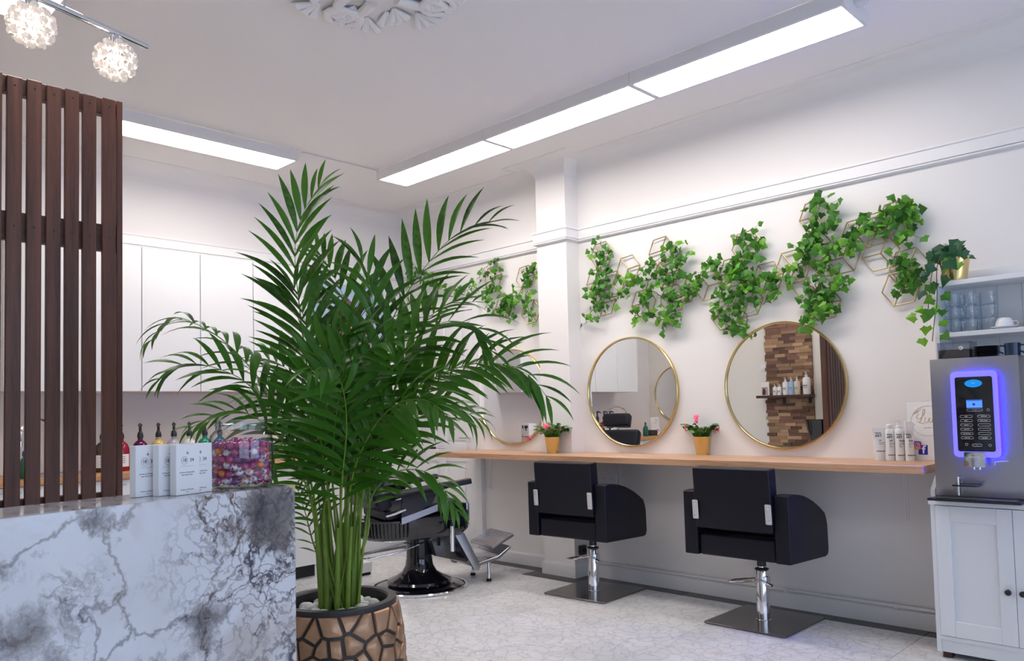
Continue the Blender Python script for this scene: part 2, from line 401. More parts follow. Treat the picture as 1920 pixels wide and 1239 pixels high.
for k, (a, b) in enumerate(((-1.9, 1.0), (1.4, 4.3))):
    w = struct(bpy.data.objects.new('window_%d' % (k+1), None)); COL.objects.link(w); w.location = (XS+.06, (a+b)/2, .45)
    h = (b-a)/2; fr = MB()
    fr.bx(-.03, .03, -h, -h+.06, 0, 2.05).bx(-.03, .03, h-.06, h, 0, 2.05).bx(-.03, .03, -h+.06, h-.06, 0, .06).bx(-.03, .03, -h+.06, h-.06, 1.99, 2.05).bx(-.03, .03, -.03, .03, .06, 1.99)
    fr.build('window_frame', M['trim'], w, bevel=.004)
    for s in (-1, 1): MB().bx(-.004, .004, min(s*.03, s*(h-.06)), max(s*.03, s*(h-.06)), .06, 1.99).build('pane', M['glass'], w, smooth=False)
    portal('window_portal', (XS+.14, (a+b)/2, 1.475), (0, PI/2, 0), 2.05, b-a)
struct(MB().bx(PX0, PX1, PY, YW, 0, ZC).build('pillar', M['wall'], smooth=False))
ROOM = [(XS, YW), (PX1, YW), (PX1, PY), (PX0, PY), (PX0, YW), (XB, YW), (XB, YL), (XL, YL), (XL, YN), (XS, YN)]
struct(sweep([(0, 3.06)]+[(.11*(1-math.cos(PI/2*i/10)), 3.06+.11*math.sin(PI/2*i/10)-.0005) for i in range(1, 11)]+[(.0, ZC-.0005)], ROOM, True).build('trim_1', M['ceiling'], angle=25))
struct(sweep([(.176, ZC-.007), (.184, ZC-.007), (.186, ZC-.0004), (.174, ZC-.0004)], ROOM, True).build('trim_2', M['ceiling'], smooth=False))
struct(sweep([(0, 2.543), (.020, 2.545), (.025, 2.550), (.025, 2.5575), (.010, 2.5585), (.010, 2.5625), (.022, 2.564), (.022, 2.628), (.030, 2.633), (.030, 2.645), (0, 2.648)], ROOM, True).build('trim_3', M['trim'], angle=40))
bp = [(0, .0015), (.018, .0015), (.018, .086), (.012, .098), (0, .1)]
struct(sweep(bp, [(XS, YW)]+ROOM[1:5]+[(-4.945, YW)]).build('baseboard_right', M['trim'], smooth=False))
struct(sweep([(0, .0015), (.02, .0015), (.02, .12), (.014, .13), (.014, .16), (0, .17)], [(-5.985, YW), (XB, YW), (XB, 3.38)]).build('baseboard_back', M['trim'], smooth=False))
# heating pipe along the skirting
pp = thing('heating_pipe', 'thin white heating pipe running along the top of the skirting board', 'pipe', (-3.75, YW-.024, .113))
MB().tube([(-.06, .02, -.03), (0, 0, 0), (4.6, 0, 0)], .0105, 10).build('pipe', M['trim'], pp)
for x in (.28, .9, 1.5, 2.15, 2.9): MB().bx(x-.008, x+.008, -.013, .024, -.013, .013).build('pipe_clip', M['trim'], pp, bevel=.003)
# panelled door in the mirror wall
d = struct(bpy.data.objects.new('door_1', None)); COL.objects.link(d); d.location = (-5.46, YW, 0)
MB().bx(-.435, .435, -.016, -.001, .008, 2.15).build('door_leaf', M['trim'], d, smooth=False)
for (x0, x1, z0, z1) in [(-.435, -.325, .008, 2.15), (.325, .435, .008, 2.15), (-.05, .05, .008, 2.15)]:
    MB().bx(x0, x1, -.03, -.016, z0, z1).build('stile', M['trim'], d, bevel=.004)
for (z0, z1) in [(.008, .2), (.82, .98), (1.55, 1.66), (2.04, 2.15)]:
    for (x0, x1) in ((-.325, -.05), (.05, .325)): MB().bx(x0, x1, -.029, -.016, z0, z1).build('rail', M['trim'], d, bevel=.004)
for (z0, z1) in ((.2, .82), (.98, 1.55), (1.66, 2.04)):
    for (x0, x1) in ((-.325, -.05), (.05, .325)): MB().bx(x0+.03, x1-.03, -.024, -.016, z0+.03, z1-.03).build('panel', M['trim'], d, bevel=.006)
fr = MB().bx(-.515, -.44, -.035, -.001, 0, 2.235).bx(.44, .515, -.035, -.001, 0, 2.235).bx(-.44, .44, -.035, -.001, 2.155, 2.235)
fr.bx(-.525, -.505, -.045, -.001, 0, 2.245).bx(.505, .525, -.045, -.001, 0, 2.245)
fr.build('door_frame', M['trim'], d, bevel=.003)
h = MB().cyl((.385, -.03, 1.03), (.385, -.075, 1.03), .009).cyl((.385, -.072, 1.03), (.28, -.072, 1.03), .008); h.build('door_handle', M['chrome'], d)

# ------------------------------------------------------------------ lamps
def led(label, x, y, axis, bracket=False):
    t = thing('led_ceiling_light', label, 'ceiling light', (x, y, ZC), 0 if axis == 'x' else PI/2, 'white ceiling light panels')
    L, Wd, Hh, f = 1.2125, .300, .07, .016
    h = MB().bx(-L/2, L/2, -Wd/2, -Wd/2+.004, -Hh, -.0008).bx(-L/2, L/2, Wd/2-.004, Wd/2, -Hh, -.0008).bx(-L/2, -L/2+.004, -Wd/2+.004, Wd/2-.004, -Hh, -.0008).bx(L/2-.004, L/2, -Wd/2+.004, Wd/2-.004, -Hh, -.0008)
    h.build('housing', M['ledbox'], t, smooth=False)
    fr = MB().bx(-L/2, L/2, -Wd/2, -Wd/2+f, -Hh-.004, -Hh).bx(-L/2, L/2, Wd/2-f, Wd/2, -Hh-.004, -Hh).bx(-L/2, -L/2+f, -Wd/2+f, Wd/2-f, -Hh-.004, -Hh).bx(L/2-f, L/2, -Wd/2+f, Wd/2-f, -Hh-.004, -Hh)
    fr.build('frame', M['ledbox'], t, smooth=False)
    MB().bx(-L/2+f, L/2-f, -Wd/2+f, Wd/2-f, -Hh+.001, -Hh+.003).build('diffuser', M['led'], t, smooth=False)
    if bracket: MB().bx(L/2, L/2+.05, -.03, .03, -.03, -.001).bx(L/2+.05, L/2+.12, -.015, .015, -.02, -.001).build('mounting_clip', M['ledbox'], t, bevel=.003)
    return t
led('white ceiling light panel in the row of three, nearest the panelled door', -4.393, 3.79, 'x')
led('white ceiling light panel in the middle of the row of three', -3.178, 3.79, 'x')
led('white ceiling light panel in the row of three, end with mounting clip', -1.963, 3.79, 'x', True)
led('single white ceiling light panel above the white wall cabinets', -5.136, 2.338, 'y')
led('single white ceiling light panel above the wooden slat screen', -3.445, .915, 'x')
wd_ = MB().cyl((0, .03, 0), (0, .95, 0), .005, n=8); tag(wd_.build('cable_duct', M['ledbox'], None, (-4.985, 2.945, ZC-.006)), 'thin white cable duct on the ceiling between two light panels', 'cable duct')
# crystal spot bar above the reception desk
e0 = at(72, -4, 2, 2.40); e1 = at(275, 88, 2, 2.40); dv = (e1-e0).normalized(); Ltot = .92
t = thing('spot_bar_light', 'chrome bar lamp with beaded crystal globe shades above the marble desk', 'lamp', e1-dv*Ltot/2)
MB().tube([dv*-Ltot/2, dv*Ltot/2], .0095, 12).build('bar', M['chrome'], t)
for k in (-.2, .2): MB().cyl(dv*k+Vector((0,0,.008)), dv*k+Vector((0,0,ZC-2.40)), .003, n=8).build('suspension_rod', M['chrome'], t)
MB().cyl((0,0,ZC-2.42), (0,0,ZC-2.4005), .05, n=24).build('ceiling_plate', M['chrome'], t)
ico = bmesh.new(); bmesh.ops.create_icosphere(ico, subdivisions=2, radius=1); ICO = [v.co.copy() for v in ico.verts]; ICE = [(e.verts[0].co.copy(), e.verts[1].co.copy()) for e in ico.edges]; ico.free()
g1 = at(231, 107, 2, 2.318); g2 = at(69, 42, 2, 2.318)
offs = [(g1-(e1-dv*Ltot/2)).dot(dv), (g2-(e1-dv*Ltot/2)).dot(dv)]; st = offs[0]-offs[1]; offs += [offs[1]-st, offs[1]-2*st]
R_ = .052
bd = MB()
for c in ICO:
    if c.z < .86: bd.sphere(c*R_, .0122, 8, 5)
bead_me = bd.mesh('crystal_beads', M['bead'])
wr = MB()
for a, b in ICE:
    if a.z < .9 and b.z < .9: wr.tube([a*R_*1.03, b*R_*1.03], .0008, 4, caps=False)
wire_me = wr.mesh('wire_cage', M['copperwire'], smooth=False)
for o in offs:
    q = dv*o
    MB().cyl(q+Vector((0,0,-.006)), q+Vector((0,0,-.02)), .006).cyl(q+Vector((0,0,-.018)), q+Vector((0,0,-.038)), .016).build('lamp_socket', M['chrome'], t)
    sh = link('wire_cage', wire_me, t, q+Vector((0,0,-.084)))
    tag(link('crystal_beads', bead_me, sh), kind='stuff')
    MB().lathe([(0,-.026),(.012,-.022),(.019,-.008),(.019,.004),(.012,.02),(.008,.034),(0,.036)], 14).build('bulb', M['bulb'], sh)
# ceiling rose
rose = thing('ceiling_rose', 'ornate white plaster ceiling rose with scrolls and leaves', 'ceiling rose', (-2.78, 2.02, ZC))
MB().lathe([(0,-.075),(.05,-.07),(.085,-.045),(.10,-.02),(.12,-.03),(.14,-.02),(.15,-.0005),(0,-.0005)], 32).build('boss', M['ceiling'], rose)
def spiral(a, r0, turns, R, flip):
    pts = []
    for i in range(34):
        u = i/33; th = a+flip*(u*.55); rr = r0+R*math.sin(u*PI*.5)
        if u < .5: pts.append((rr*math.cos(th), rr*math.sin(th), -.018))
        else:
            w = (u-.5)/.5; cx = (r0+R*.72)*math.cos(a+flip*.42); cy = (r0+R*.72)*math.sin(a+flip*.42); sr = .085*(1-w*.75); ph = a+flip*(PI*.1+w*turns*2*PI)
            pts.append((cx+sr*math.cos(ph), cy+sr*math.sin(ph), -.018-.012*w))
    return pts
for k in range(8):
    a = k*PI/4+.2
    MB().tube(spiral(a, .16, 1.1, .22, 1 if k % 2 else -1), [.030*(1-.5*i/33) for i in range(34)], 10, flat=.7).build('scroll', M['ceiling'], rose)
    for s, rr in ((-.28, .33), (.05, .40), (.33, .30)):
        m = MB(); b = a+s
        for j in range(1, 4):
            q = b+(j-2)*.13; r1 = rr+.05*math.cos((j-2)*.6)
            m.tube([(rr*.8*math.cos(b), rr*.8*math.sin(b), -.006), ((rr+.01)*math.cos(q), (rr+.01)*math.sin(q), -.024), (r1*math.cos(q), r1*math.sin(q), -.004)], [.008, .022, .007], 9, flat=.7)
        m.build('leaf_ornament', M['ceiling'], rose)

# ------------------------------------------------------------------ kitchen wall
names = ['beside the round salon mirror corner', 'second from the sink corner', 'in the middle of the row', 'second from the portrait canvas', 'at the end beside the portrait canvas']
for k in range(5):
    y0 = 1.276+.42*k
    t = thing('wall_cabinet', 'tall white handleless wall cabinet '+names[k], 'cabinet', (XB, y0+.21, 1.455), 0, 'white wall cabinets')
    MB().bx(.001, .348, -.2095, .2095, 0, 1.02).build('body', M['ledbox'], t, smooth=False)
    MB().bx(.349, .367, -.2068, .2068, .001, 1.019).build('door', M['white'], t, bevel=.0015, seg=1)
ws = ['standing nearest the black open niche', 'under the sink', 'left of the pump bottles end', 'at the end under the spray box']
for k in range(4):
    y0 = .96+.6*k
    t = thing('base_cabinet', 'white base cabinet with two drawers '+ws[k], 'cabinet', (XB, y0+.3, 0), 0, 'white base cabinets')
    MB().bx(.03, .60, -.299, .299, .1, .872).build('body', M['white'], t, smooth=False)
    MB().bx(.08, .55, -.299, .299, .002, .1).build('plinth', M['black'], t, smooth=False)
    for (z0, z1) in ((.102, .60), (.604, .868)):
        dr = MB().bx(.601, .62, -.297, .297, z0, z1).build('drawer', M['white'], t, bevel=.0015, seg=1)
        MB().bx(.6205, .629, -.06, .06, z1-.035, z1-.029).build('handle', M['steel'], dr)
tag(MB().bx(0, .645, 0, 2.98, .873, .911).build('kitchen_worktop', M['oak_k'], None, (XB+.001, .505, 0), bevel=.003), 'long oak kitchen worktop under the white wall cabinets', 'worktop')
nb = thing('niche_cabinet', 'black open niche under the worktop end beside the wall', 'cabinet', (XB, .73, 0))
MB().bx(.03, .05, -.22, .225, .1, .871).bx(.05, .6, -.22, -.2, .1, .871).bx(.05, .6, .205, .225, .1, .871).bx(.05, .6, -.2, .205, .002, .12).build('body', M['black'], nb, smooth=False)
# sink and tap
t = thing('kitchen_sink', 'steel inset sink in the oak worktop', 'sink', (-5.76, 1.62, .9115))
MB().lathe([(.235,.0),(.235,.003),(.21,.003),(.205,-.0),(0,.0005)], 4, a0=PI/4, a1=PI/4+2*PI).build('rim', M['steel'], t, bevel=.002)
t = thing('kitchen_tap', 'chrome swan-neck kitchen tap behind the sink', 'tap', (-5.93, 1.62, .9118))
MB().lathe([(0,0),(.026,0),(.026,.012),(.018,.02),(.016,.06),(.012,.065),(0,.065)], 18).build('base', M['chrome'], t)
MB().tube([(0,0,.06),(0,0,.26)]+[(.13*(1-math.cos(a))*.5, -.13*(1-math.cos(a))*.85, .26+.11*math.sin(a)) for a in [PI*i/14 for i in range(1, 15)]]+[(.13, -.221, .225)], .0105, 10).build('spout', M['chrome'], t)
MB().cyl((.13,-.221,.225), (.13,-.221,.19), .013).build('aerator', M['chrome'], t)
MB().cyl((.015,0,.045), (.07,.0,.075), .005).build('lever', M['chrome'], t)
t = thing('dish_bottle', 'green dish soap bottle standing beside the sink', 'bottle', (-5.55, 1.36, .9115))
MB().lathe([(0,0),(.034,0),(.036,.01),(.036,.09),(.026,.12),(.011,.13),(.011,.14),(0,.14)], 18, sy=.7).build('body', P('green_bottle', (.01,.12,.075), .3), t)
MB().lathe([(0,.14),(.012,.14),(.012,.16),(.005,.172),(0,.172)], 12).build('cap', P('blue_cap', (.02,.06,.3), .4), t)
# pump bottles
cols = [('smoky brown glass', (.05,.035,.02), True), ('crimson', (.30,.006,.03), True), ('deep purple', (.085,.0,.055), False), ('cream yellow', (.62,.44,.17), False), ('lilac grey', (.40,.38,.43), False), ('pearl white', (.66,.66,.64), False), ('emerald green', (.01,.22,.14), False), ('petrol blue', (.0,.10,.20), False)]
bprof_ = [(0,0),(.046,0),(.05,.006),(.05,.115),(.048,.135),(.040,.155),(.027,.168),(.016,.175),(.015,.19),(0,.19)]
bprof = [(r*1.06, z*1.16) for r, z in bprof_]
pump = MB().lathe([(0,.19),(.019,.19),(.019,.207),(.014,.222),(.009,.228),(.008,.262),(0,.262)], 16)
pump.tube([(-.008,0,.262),(.012,0,.270),(.034,0,.262),(.042,0,.252)], [.008,.0085,.006,.004], 10).lathe([(0,.258),(.013,.262),(.013,.268),(.006,.274),(0,.274)], 14)
pump.v = [(x*1.06, y*1.06, z*1.16) for x, y, z in pump.v]; pump_me = pump.mesh('pump', M['black'])
ys = [1.861, 1.977, 2.104, 2.228, 2.337, 2.449, 2.564, 2.679]
for k, ((nm, c, lab), y) in enumerate(zip(cols, ys)):
    t = thing('pump_bottle', nm+' pump bottle in the row on the oak worktop', 'bottle', (-5.70, y, .9115), -.5, 'pump bottles on the worktop')
    MB().lathe(bprof, 24).build('body', P('bottle_'+nm.replace(' ', '_'), c, .12), t)
    link('pump', pump_me, t)
    lb = MB().lathe([(.0537,.03),(.0537,.115)], 12, a0=-.9, a1=1.3).build('label_sticker', M['paper'], t)
    if lab:
        for i in range(4): MB().lathe([(.0541,.098-.014*i),(.0541,.101-.014*i)], 8, a0=-.2+.1*(i % 2), a1=.7).build('label_print', M['blackink'], lb, smooth=False)
# box with spray bottle print at the worktop end
for k, (y, lab) in enumerate(((3.34, 'white spray product box with black trigger picture on the worktop end'), (3.25, 'white product box standing behind the trigger-print box on the worktop'))):
    t = thing('product_box', lab, 'box', (-5.62-.12*k, y, .9115), .15)
    MB().bx(-.045, .045, -.05, .05, 0, .21).build('carton', M['paper'], t, bevel=.002)
    for s in (1, -1):
        m = MB().prism([(-.03,.19),(.03,.19),(.03,.165),(.012,.165),(.006,.135),(-.01,.135),(-.006,.165),(-.024,.15)], 'y', s*.0502, s*.0508).bx(-.03,.03,s*.0504-.0003,s*.0504+.0003,.07,.078).bx(-.03,.02,s*.0504-.0003,s*.0504+.0003,.05,.054)
        m.build('print', M['blackink'], t, smooth=False)
# portrait canvas on the back wall
t = thing('portrait_canvas', 'large canvas print of a long-haired model on pale blue, behind the palm', 'picture', (XB+.002, 4.07, 1.0))
MB().bx(0, .03, -.375, .375, 0, 1.44).build('canvas', P('pale_blue_backdrop', (.42,.53,.70), .7), t, smooth=False)
def blob(pts, x, mat, nm): MB().prism(pts, 'x', x, x+.0006).build(nm, mat, t, smooth=False)
blob([(-.375,0),(.2,0),(.26,.5),(.22,.9),(.12,1.2),(-.02,1.32),(-.14,1.2),(-.26,.8),(-.375,.45)], .0302, P('brown_hair_print', (.16,.085,.075), .7), 'hair_print')
blob([(-.04,.2),(.2,.25),(.24,.7),(.2,1.0),(.08,1.16),(-.05,1.05),(-.1,.7)], .0309, P('skin_print', (.72,.42,.35), .7), 'face_print')
blob([(-.02,.56),(.08,.52),(.1,.62),(.03,.68),(-.06,.66)], .0316, P('magenta_print', (.5,.03,.14), .7), 'flower_print')
blob([(.22,.1),(.375,.1),(.375,.75),(.28,.7)], .0316, P('dark_print', (.03,.03,.05), .7), 'coat_print')
# small things on the floor by the back wall
t = thing('door_stop', 'small black round floor stop beside the skirting', 'door stop', (-5.66, 3.76, .0015))
MB().lathe([(0,0),(.05,0),(.052,.006),(.05,.03),(.035,.042),(0,.044)], 24).build('body', M['black'], t); MB().lathe([(.051,.012),(.0535,.014),(.0535,.02),(.051,.022)], 24).build('ring', M['steel'], t)
t = thing('step_stool', 'low white plastic step box on the floor by the base cabinets', 'stool', (-5.30, 3.52, .0015))
MB().bx(-.12, .12, -.15, .15, .02, .10).build('body', M['plastic_white'], t, bevel=.012, seg=3); MB().bx(-.11, .11, -.14, .14, 0, .02).build('base', M['rubber'], t)

# ------------------------------------------------------------------ left wall (seen in the mirrors)
def round_mirror(label, loc, rz, r, group):
    t = thing('round_mirror', label, 'mirror', loc, rz, group)
    MB().lathe([(r-.006,-.0), (r,.0), (r+.001,.012), (r+.001,.026), (r-.003,.030), (r-.009,.030), (r-.011,.026), (r-.011,.0)], 72).build('frame', M['gold'], t, rot=(PI/2,0,0))
    MB().lathe([(0,.012),(r-.0112,.012),(r-.0112,.0165),(0,.0165)], 72).build('mirror_glass', M['mirror'], t, rot=(PI/2,0,0), smooth=False)
    return t
round_mirror('round gold-framed mirror on the cream wall opposite, seen reflected', (-5.60, YL+.001, 1.43), PI, .37, None)
wp = thing('wood_cladding', 'strip of reclaimed wood block cladding on the cream wall, seen reflected', 'wall panel', (-4.10, YL+.001, 0))
bm_ = [MB().bx(-.5, .5, 0, .022+.006*k, -.5, .5).mesh('wood_block', None, smooth=False) for k in range(3)]
wc = [WOOD('block_'+str(i), a, b, 'x', 1.5, .6) for i, (a, b) in enumerate((('5f4334', '85604a'), ('8f6f54', 'b3916f'), ('73503f', '93695a'), ('a58465', 'c8a985'), ('4d382e', '6d5040'), ('836850', 'a38464')))]
bmm = {}
for a in range(3):
    for b in range(6): mm = bm_[a].copy(); mm.materials.append(wc[b]); bmm[a, b] = mm
rnd = random.Random(3); rest = MB(); z = .002; rowh = .0385
while z < 2.98:
    x = -.27-.03*rnd.random()
    while x < .27:
        L = rnd.uniform(.09, .2); L = min(L, .285-x); z_ok = .62 < z < 2.1
        if L > .02:
            if z_ok:
                o = link('wood_block', bmm[rnd.randrange(3), rnd.randrange(6)], wp, (x+L/2, 0, z+rowh/2)); o.scale = (L-.001, 1, rowh-.001)
            else: rest.bx(x, x+L-.001, 0, .018+.018*rnd.random(), z, z+rowh-.001)
        x += L
    z += rowh
tag(rest.build('wood_blocks', wc[2], wp, smooth=False), kind='stuff')
sh = thing('wall_shelf', 'brown wooden shelf on the wood block cladding, seen reflected', 'shelf', (-4.10, YL+.041, 1.335))
MB().bx(-.33, .31, 0, .16, 0, .03).build('board', M['walnut_h'], sh, bevel=.003)
for x in (-.06, .25): MB().bx(x-.018, x+.018, 0, .006, -.07, 0).bx(x-.018, x+.018, 0, .12, -.006, 0).build('bracket', M['black'], sh)
spb = [(-.13,.12,.026,'paper','small white pump bottle next to the flyer on the reflected shelf'),(-.075,.12,.026,'paper','small white pump bottle second from the flyer on the reflected shelf'),(.0,.19,.034,'paper','tall white pump bottle between the small bottles and the blue one'),(.07,.19,.034,'blue','pale blue tall pump bottle on the reflected shelf'),(.14,.19,.034,'cream','cream tall pump bottle beside the pale blue one'),(.25,.24,.042,'paper','largest white pump bottle at the end of the reflected shelf')]
cm = {'paper': M['plastic_white'], 'blue': P('pale_blue_plastic', (.35,.52,.75), .35), 'cream': P('cream_plastic', (.68,.58,.44), .35)}
for (x, h, r, c, lab) in spb:
    b = thing('shampoo_bottle', lab, 'bottle', (-4.10-x if False else -4.10+x, YL+.12, 1.3655), 0, 'bottles on the reflected shelf')
    MB().lathe([(0,0),(r,0),(r,h*.72),(r*.9,h*.78),(r*.35,h*.82),(r*.35,h*.86),(0,h*.86)], 18).build('body', cm[c], b)
    MB().lathe([(0,h*.86),(r*.42,h*.86),(r*.42,h*.92),(r*.15,h*.93),(r*.15,h*1.05),(0,h*1.05)], 12).bx(-.006,.006,0,.035,h*1.03,h*1.06).build('pump', M['plastic_white'], b)
    MB().bx(-r*.6, r*.6, r*.985, r*1.0, h*.38, h*.44).bx(-r*.5, r*.5, r*.985, r*1.0, h*.3, h*.33).build('print', M['greyink'], b, smooth=False)
b = thing('flyer_stand', 'white flyer with a dark-haired portrait standing on the reflected shelf', 'flyer', (-4.35, YL+.12, 1.3655), .2)
MB().bx(-.055, .055, -.002, .002, 0, .16).build('card', M['paper'], b); MB().bx(-.05, .035, .002, .0026, .005, .10).build('photo_print', P('pink_photo', (.5,.36,.36), .6), b, smooth=False)
MB().prism([(-.04,.008),(.0,.008),(.005,.05),(-.01,.09),(-.03,.08),(-.04,.04)], 'y', .0026, .003).build('hair_print', P('dark_hair_print', (.05,.025,.03), .6), b, smooth=False)
sw = thing('wall_switch', 'white light switch on the cream wall beside the wood cladding', 'switch', (-4.42, YL+.001, 1.70)); MB().bx(-.04,.04,0,.01,-.04,.04).build('plate', M['plastic_white'], sw, bevel=.003); MB().bx(-.025,.025,.01,.014,-.025,.025).build('rocker', M['plastic_white'], sw, bevel=.002)
bs = thing('shampoo_basin', 'black glossy hairwash basin beside the slat screen, seen reflected', 'basin', (-3.70, .655, 0))
MB().lathe([(0,.80),(.06,.80),(.12,.86),(.17,.96),(.19,1.06),(.20,1.075),(.195,1.08),(.18,1.075),(.165,.97),(.11,.89),(0,.87)], 32, sx=.82, sy=.72).build('bowl', M['blackgloss'], bs)
MB().cyl((0,0,.0015), (0,0,.82), .05).lathe([(0,.0015),(.12,.0015),(.12,.02),(.06,.05),(0,.05)], 28).build('pedestal', M['black'], bs)
MB().tube([(.11,.0,1.07),(.11,.0,1.14),(.05,.0,1.15)], .013, 10).build('tap', M['black'], bs)
# ------------------------------------------------------------------ slat screen
sc = thing('slat_screen', 'dark walnut slatted partition screen behind the marble desk', 'room divider', (-3.40, 1.182, 0))
sm = MB().bx(0, .02, -.0255, .0255, .02, 2.574).mesh('slat', M['walnut'], bevel=.002, seg=1)
for i, y in enumerate([1.127, 1.053, .989, .924, .857, .79, .724, .658, .592, .535]):
    s_ = link('slat', sm, sc, (.0005, y-1.182, -.004 if i % 2 else 0))
    for z in (2.54, 2.0): MB().cyl((.0195,0,z), (.0212,0,z), .004, n=8).build('screw', M['black'], s_, smooth=False)
for z0, z1 in ((2.512, 2.576), (1.947, 2.055), (.862, .967), (.03, .11)): MB().bx(-.04, 0, -.665, -.024, z0, z1).build('rail', M['walnut_h'], sc, bevel=.002, seg=1)
for y in (-.012, -.67): MB().bx(-.042, .012, y-.0118, y+.0118, .002, 2.578).build('post', M['walnut'], sc, bevel=.002, seg=1)
# ------------------------------------------------------------------ reception desk
DR = math.atan2(.183, .983)
dk = thing('reception_desk', 'reception desk clad in blue-white veined marble', 'desk', (-1.831, 1.0605, .002), DR)
MB().bx(-.022, 0, -1.6, 0, 0, 1.073).build('front_panel', M['deskmarble'], dk, bevel=.0015, seg=1)
mt = M['deskmarble'].copy(); mt.name = 'polished_marble_top'; mt.node_tree.nodes['Principled BSDF'].inputs['Roughness'].default_value = .05
MB().bx(-.21, -.0225, -1.6, 0, 1.050, 1.073).build('counter_top', mt, dk, bevel=.0015, seg=1)
MB().bx(-.21, -.0225, -.022, 0, 0, 1.049).build('side_panel', M['deskmarble'], dk, smooth=False)
MB().bx(-.21, -.19, -1.6, -.0225, .0, 1.049).build('back_panel', M['walnut'], dk, smooth=False)
MB().prism([(0,1.0735),(-.021,1.0735),(-.019,1.069),(-.010,1.066),(-.007,1.058),(0,1.055)], 'x', -.02, .001).build('corner_bracket', M['brass'], dk, bevel=.0005, seg=1)
def desk(px, py, z=1.075): return at(px, py, 2, z)
# product boxes 18|34
def carton(label, corner_px, rz):
    p = desk(*corner_px); Wb, Hb, Tb = .096, .168, .030
    t = thing('product_carton', label, 'box', (p.x, p.y, 1.0755), rz, 'white cartons on the marble desk')
    t.scale = (.70,)*3
    MB().bx(-Tb, 0, 0, Wb, 0, Hb).build('carton', M['paper'], t, bevel=.003, seg=3)
    R = (PI/2, 0, PI/2)
    def tx(body, size, y, z, m, **k): return link('print', text_mesh('print', body, size, m, **k), t, (.0003, y, z), R)
    c = .046
    tx('18', .0165, c-.0125, .114, M['ink']); tx('34', .0165, c+.0175, .114, M['ink'])
    ring = [(.0004, c-.0125+.0125*math.cos(a), .114+.0125*math.sin(a)) for a in [2*PI*i/28 for i in range(28)]]
    MB().tube(ring, .0006, 5, closed=True).build('logo_ring', M['greyink'], t)
    MB().prism([(c-.006,.137),(c-.002,.140),(c,.145),(c+.002,.140),(c+.006,.137),(c+.002,.1355),(c,.132),(c-.002,.1355)], 'x', .0001, .0005).build('logo_mark', M['greyink'], t, smooth=False)
    MB().bx(.0001, .0005, c-.03, c+.024, .0945, .0952).build('rule_line', M['greyink'], t, smooth=False)
    tx('Products & Membership', .0062, c-.002, .074, M['greyink']); tx('Hair Studio & Skin', .0062, c-.002, .066, M['greyink'])
    tx('Products of Moments', .0060, c-.002, .017, M['greyink']); tx('1834', .004, c-.002, .0095, M['greyink'])
    return t
RB = .31
carton('white carton with its whole circled number logo showing, front one of the overlapping row', (330.5, 930), RB)
carton('white carton with circled number logo, in the middle of the overlapping row', (298, 931), RB)
carton('white carton with circled number logo, at the slat screen end of the overlapping row', (254.5, 933.5), RB)
pD = desk(398, 921); q = Vector((-math.sin(RB), math.cos(RB)))*.096*.70
tD = carton('white carton showing only the logo end, between front carton and candy jar', (350, 925), RB)
tD.location = (pD.x-q.x-.0, pD.y-q.y, 1.0755)
# candy jar
jc = Vector((-1.926, .9625, 1.0755))
jr = thing('candy_jar', 'large clear glass jar with diamond relief on the marble desk', 'jar', jc); jr.scale = (.70,)*3
ro, hi = .113, .245
op = [(0,0),(.085,0),(.103,.006),(ro,.022),(ro,.165),(.108,.188),(.096,.203),(.090,.208),(.090,.222),(.093,.224),(.093,.229),(.090,.231),(.090,.236),(.093,.240),(.092,.245)]
ip = [(r-.004 if r > .004 else 0, z+(.008 if z < .01 else 0)) for r, z in op[::-1] if not (r == .085)]
MB().lathe(op, 48).build('glass_body', M['jarglass'], jr, angle=50)
rel = MB()
for k in range(7):
    a = 2*PI*k/7
    for (da, z0, z1) in ((.0, .02, .09), (.0, .16, .09)):
        for s in (-1, 1):
            rel.tube([((ro+.0005)*math.cos(a+s*u*.42), (ro+.0005)*math.sin(a+s*u*.42), z0+(z1-z0)*u) for u in [i/6 for i in range(7)]], .0012, 5)
rel.build('diamond_relief', M['jarglass'], jr)
def candy_mesh(nm, mats):
    m = MB(); m.sphere((0,0,0), .0135, 10, 7, (1.15,1,.85))
    for s in (-1, 1):
        n = 9; vs = [(s*.0135,0,0)]; 
        for i in range(n):
            a = (i/(n-1)-.5)*2.2; vs.append((s*(.0135+.013*math.cos(a)), .014*math.sin(a), .003*(-1)**i))
        m.add(vs, [(0, i, i+1) for i in range(1, n)])
    m.cur = 1
    if len(mats) > 1:
        for (x, y, z) in ((0,0,1),(0,.9,.3),(0,-.9,.3),(.7,.4,.6),(-.7,-.4,.6),(0,.3,-1)):
            v = Vector((x,y,z)).normalized(); m.sphere((v.x*.0135*1.1, v.y*.0128, v.z*.0108), .0048, 7, 5)
    return m.mesh(nm, mats, recalc=False)
foil = lambda n, c: P(n, c, .22, .15, Coat_Weight=.5)
cmag, cwhite, corg, cpur, cgrn = foil('magenta_foil', (.50,.012,.20)), foil('white_foil_wrap', (.80,.72,.80)), foil('orange_foil', (.85,.22,.03)), foil('purple_foil', (.24,.02,.28)), foil('green_foil', (.05,.4,.06))
cmesh = [('magenta foil-wrapped candy in the glass jar', candy_mesh('candy_wrapper', [cmag])), ('white wrapped candy with magenta dots in the glass jar', candy_mesh('candy_wrapper', [cwhite, cmag])), ('orange foil-wrapped candy in the glass jar', candy_mesh('candy_wrapper', [corg])), ('purple foil-wrapped candy in the glass jar', candy_mesh('candy_wrapper', [cpur])), ('white wrapped candy with orange dots in the glass jar', candy_mesh('candy_wrapper', [cwhite, corg])), ('green foil-wrapped candy in the glass jar', candy_mesh('candy_wrapper', [cgrn]))]
rnd = random.Random(11)
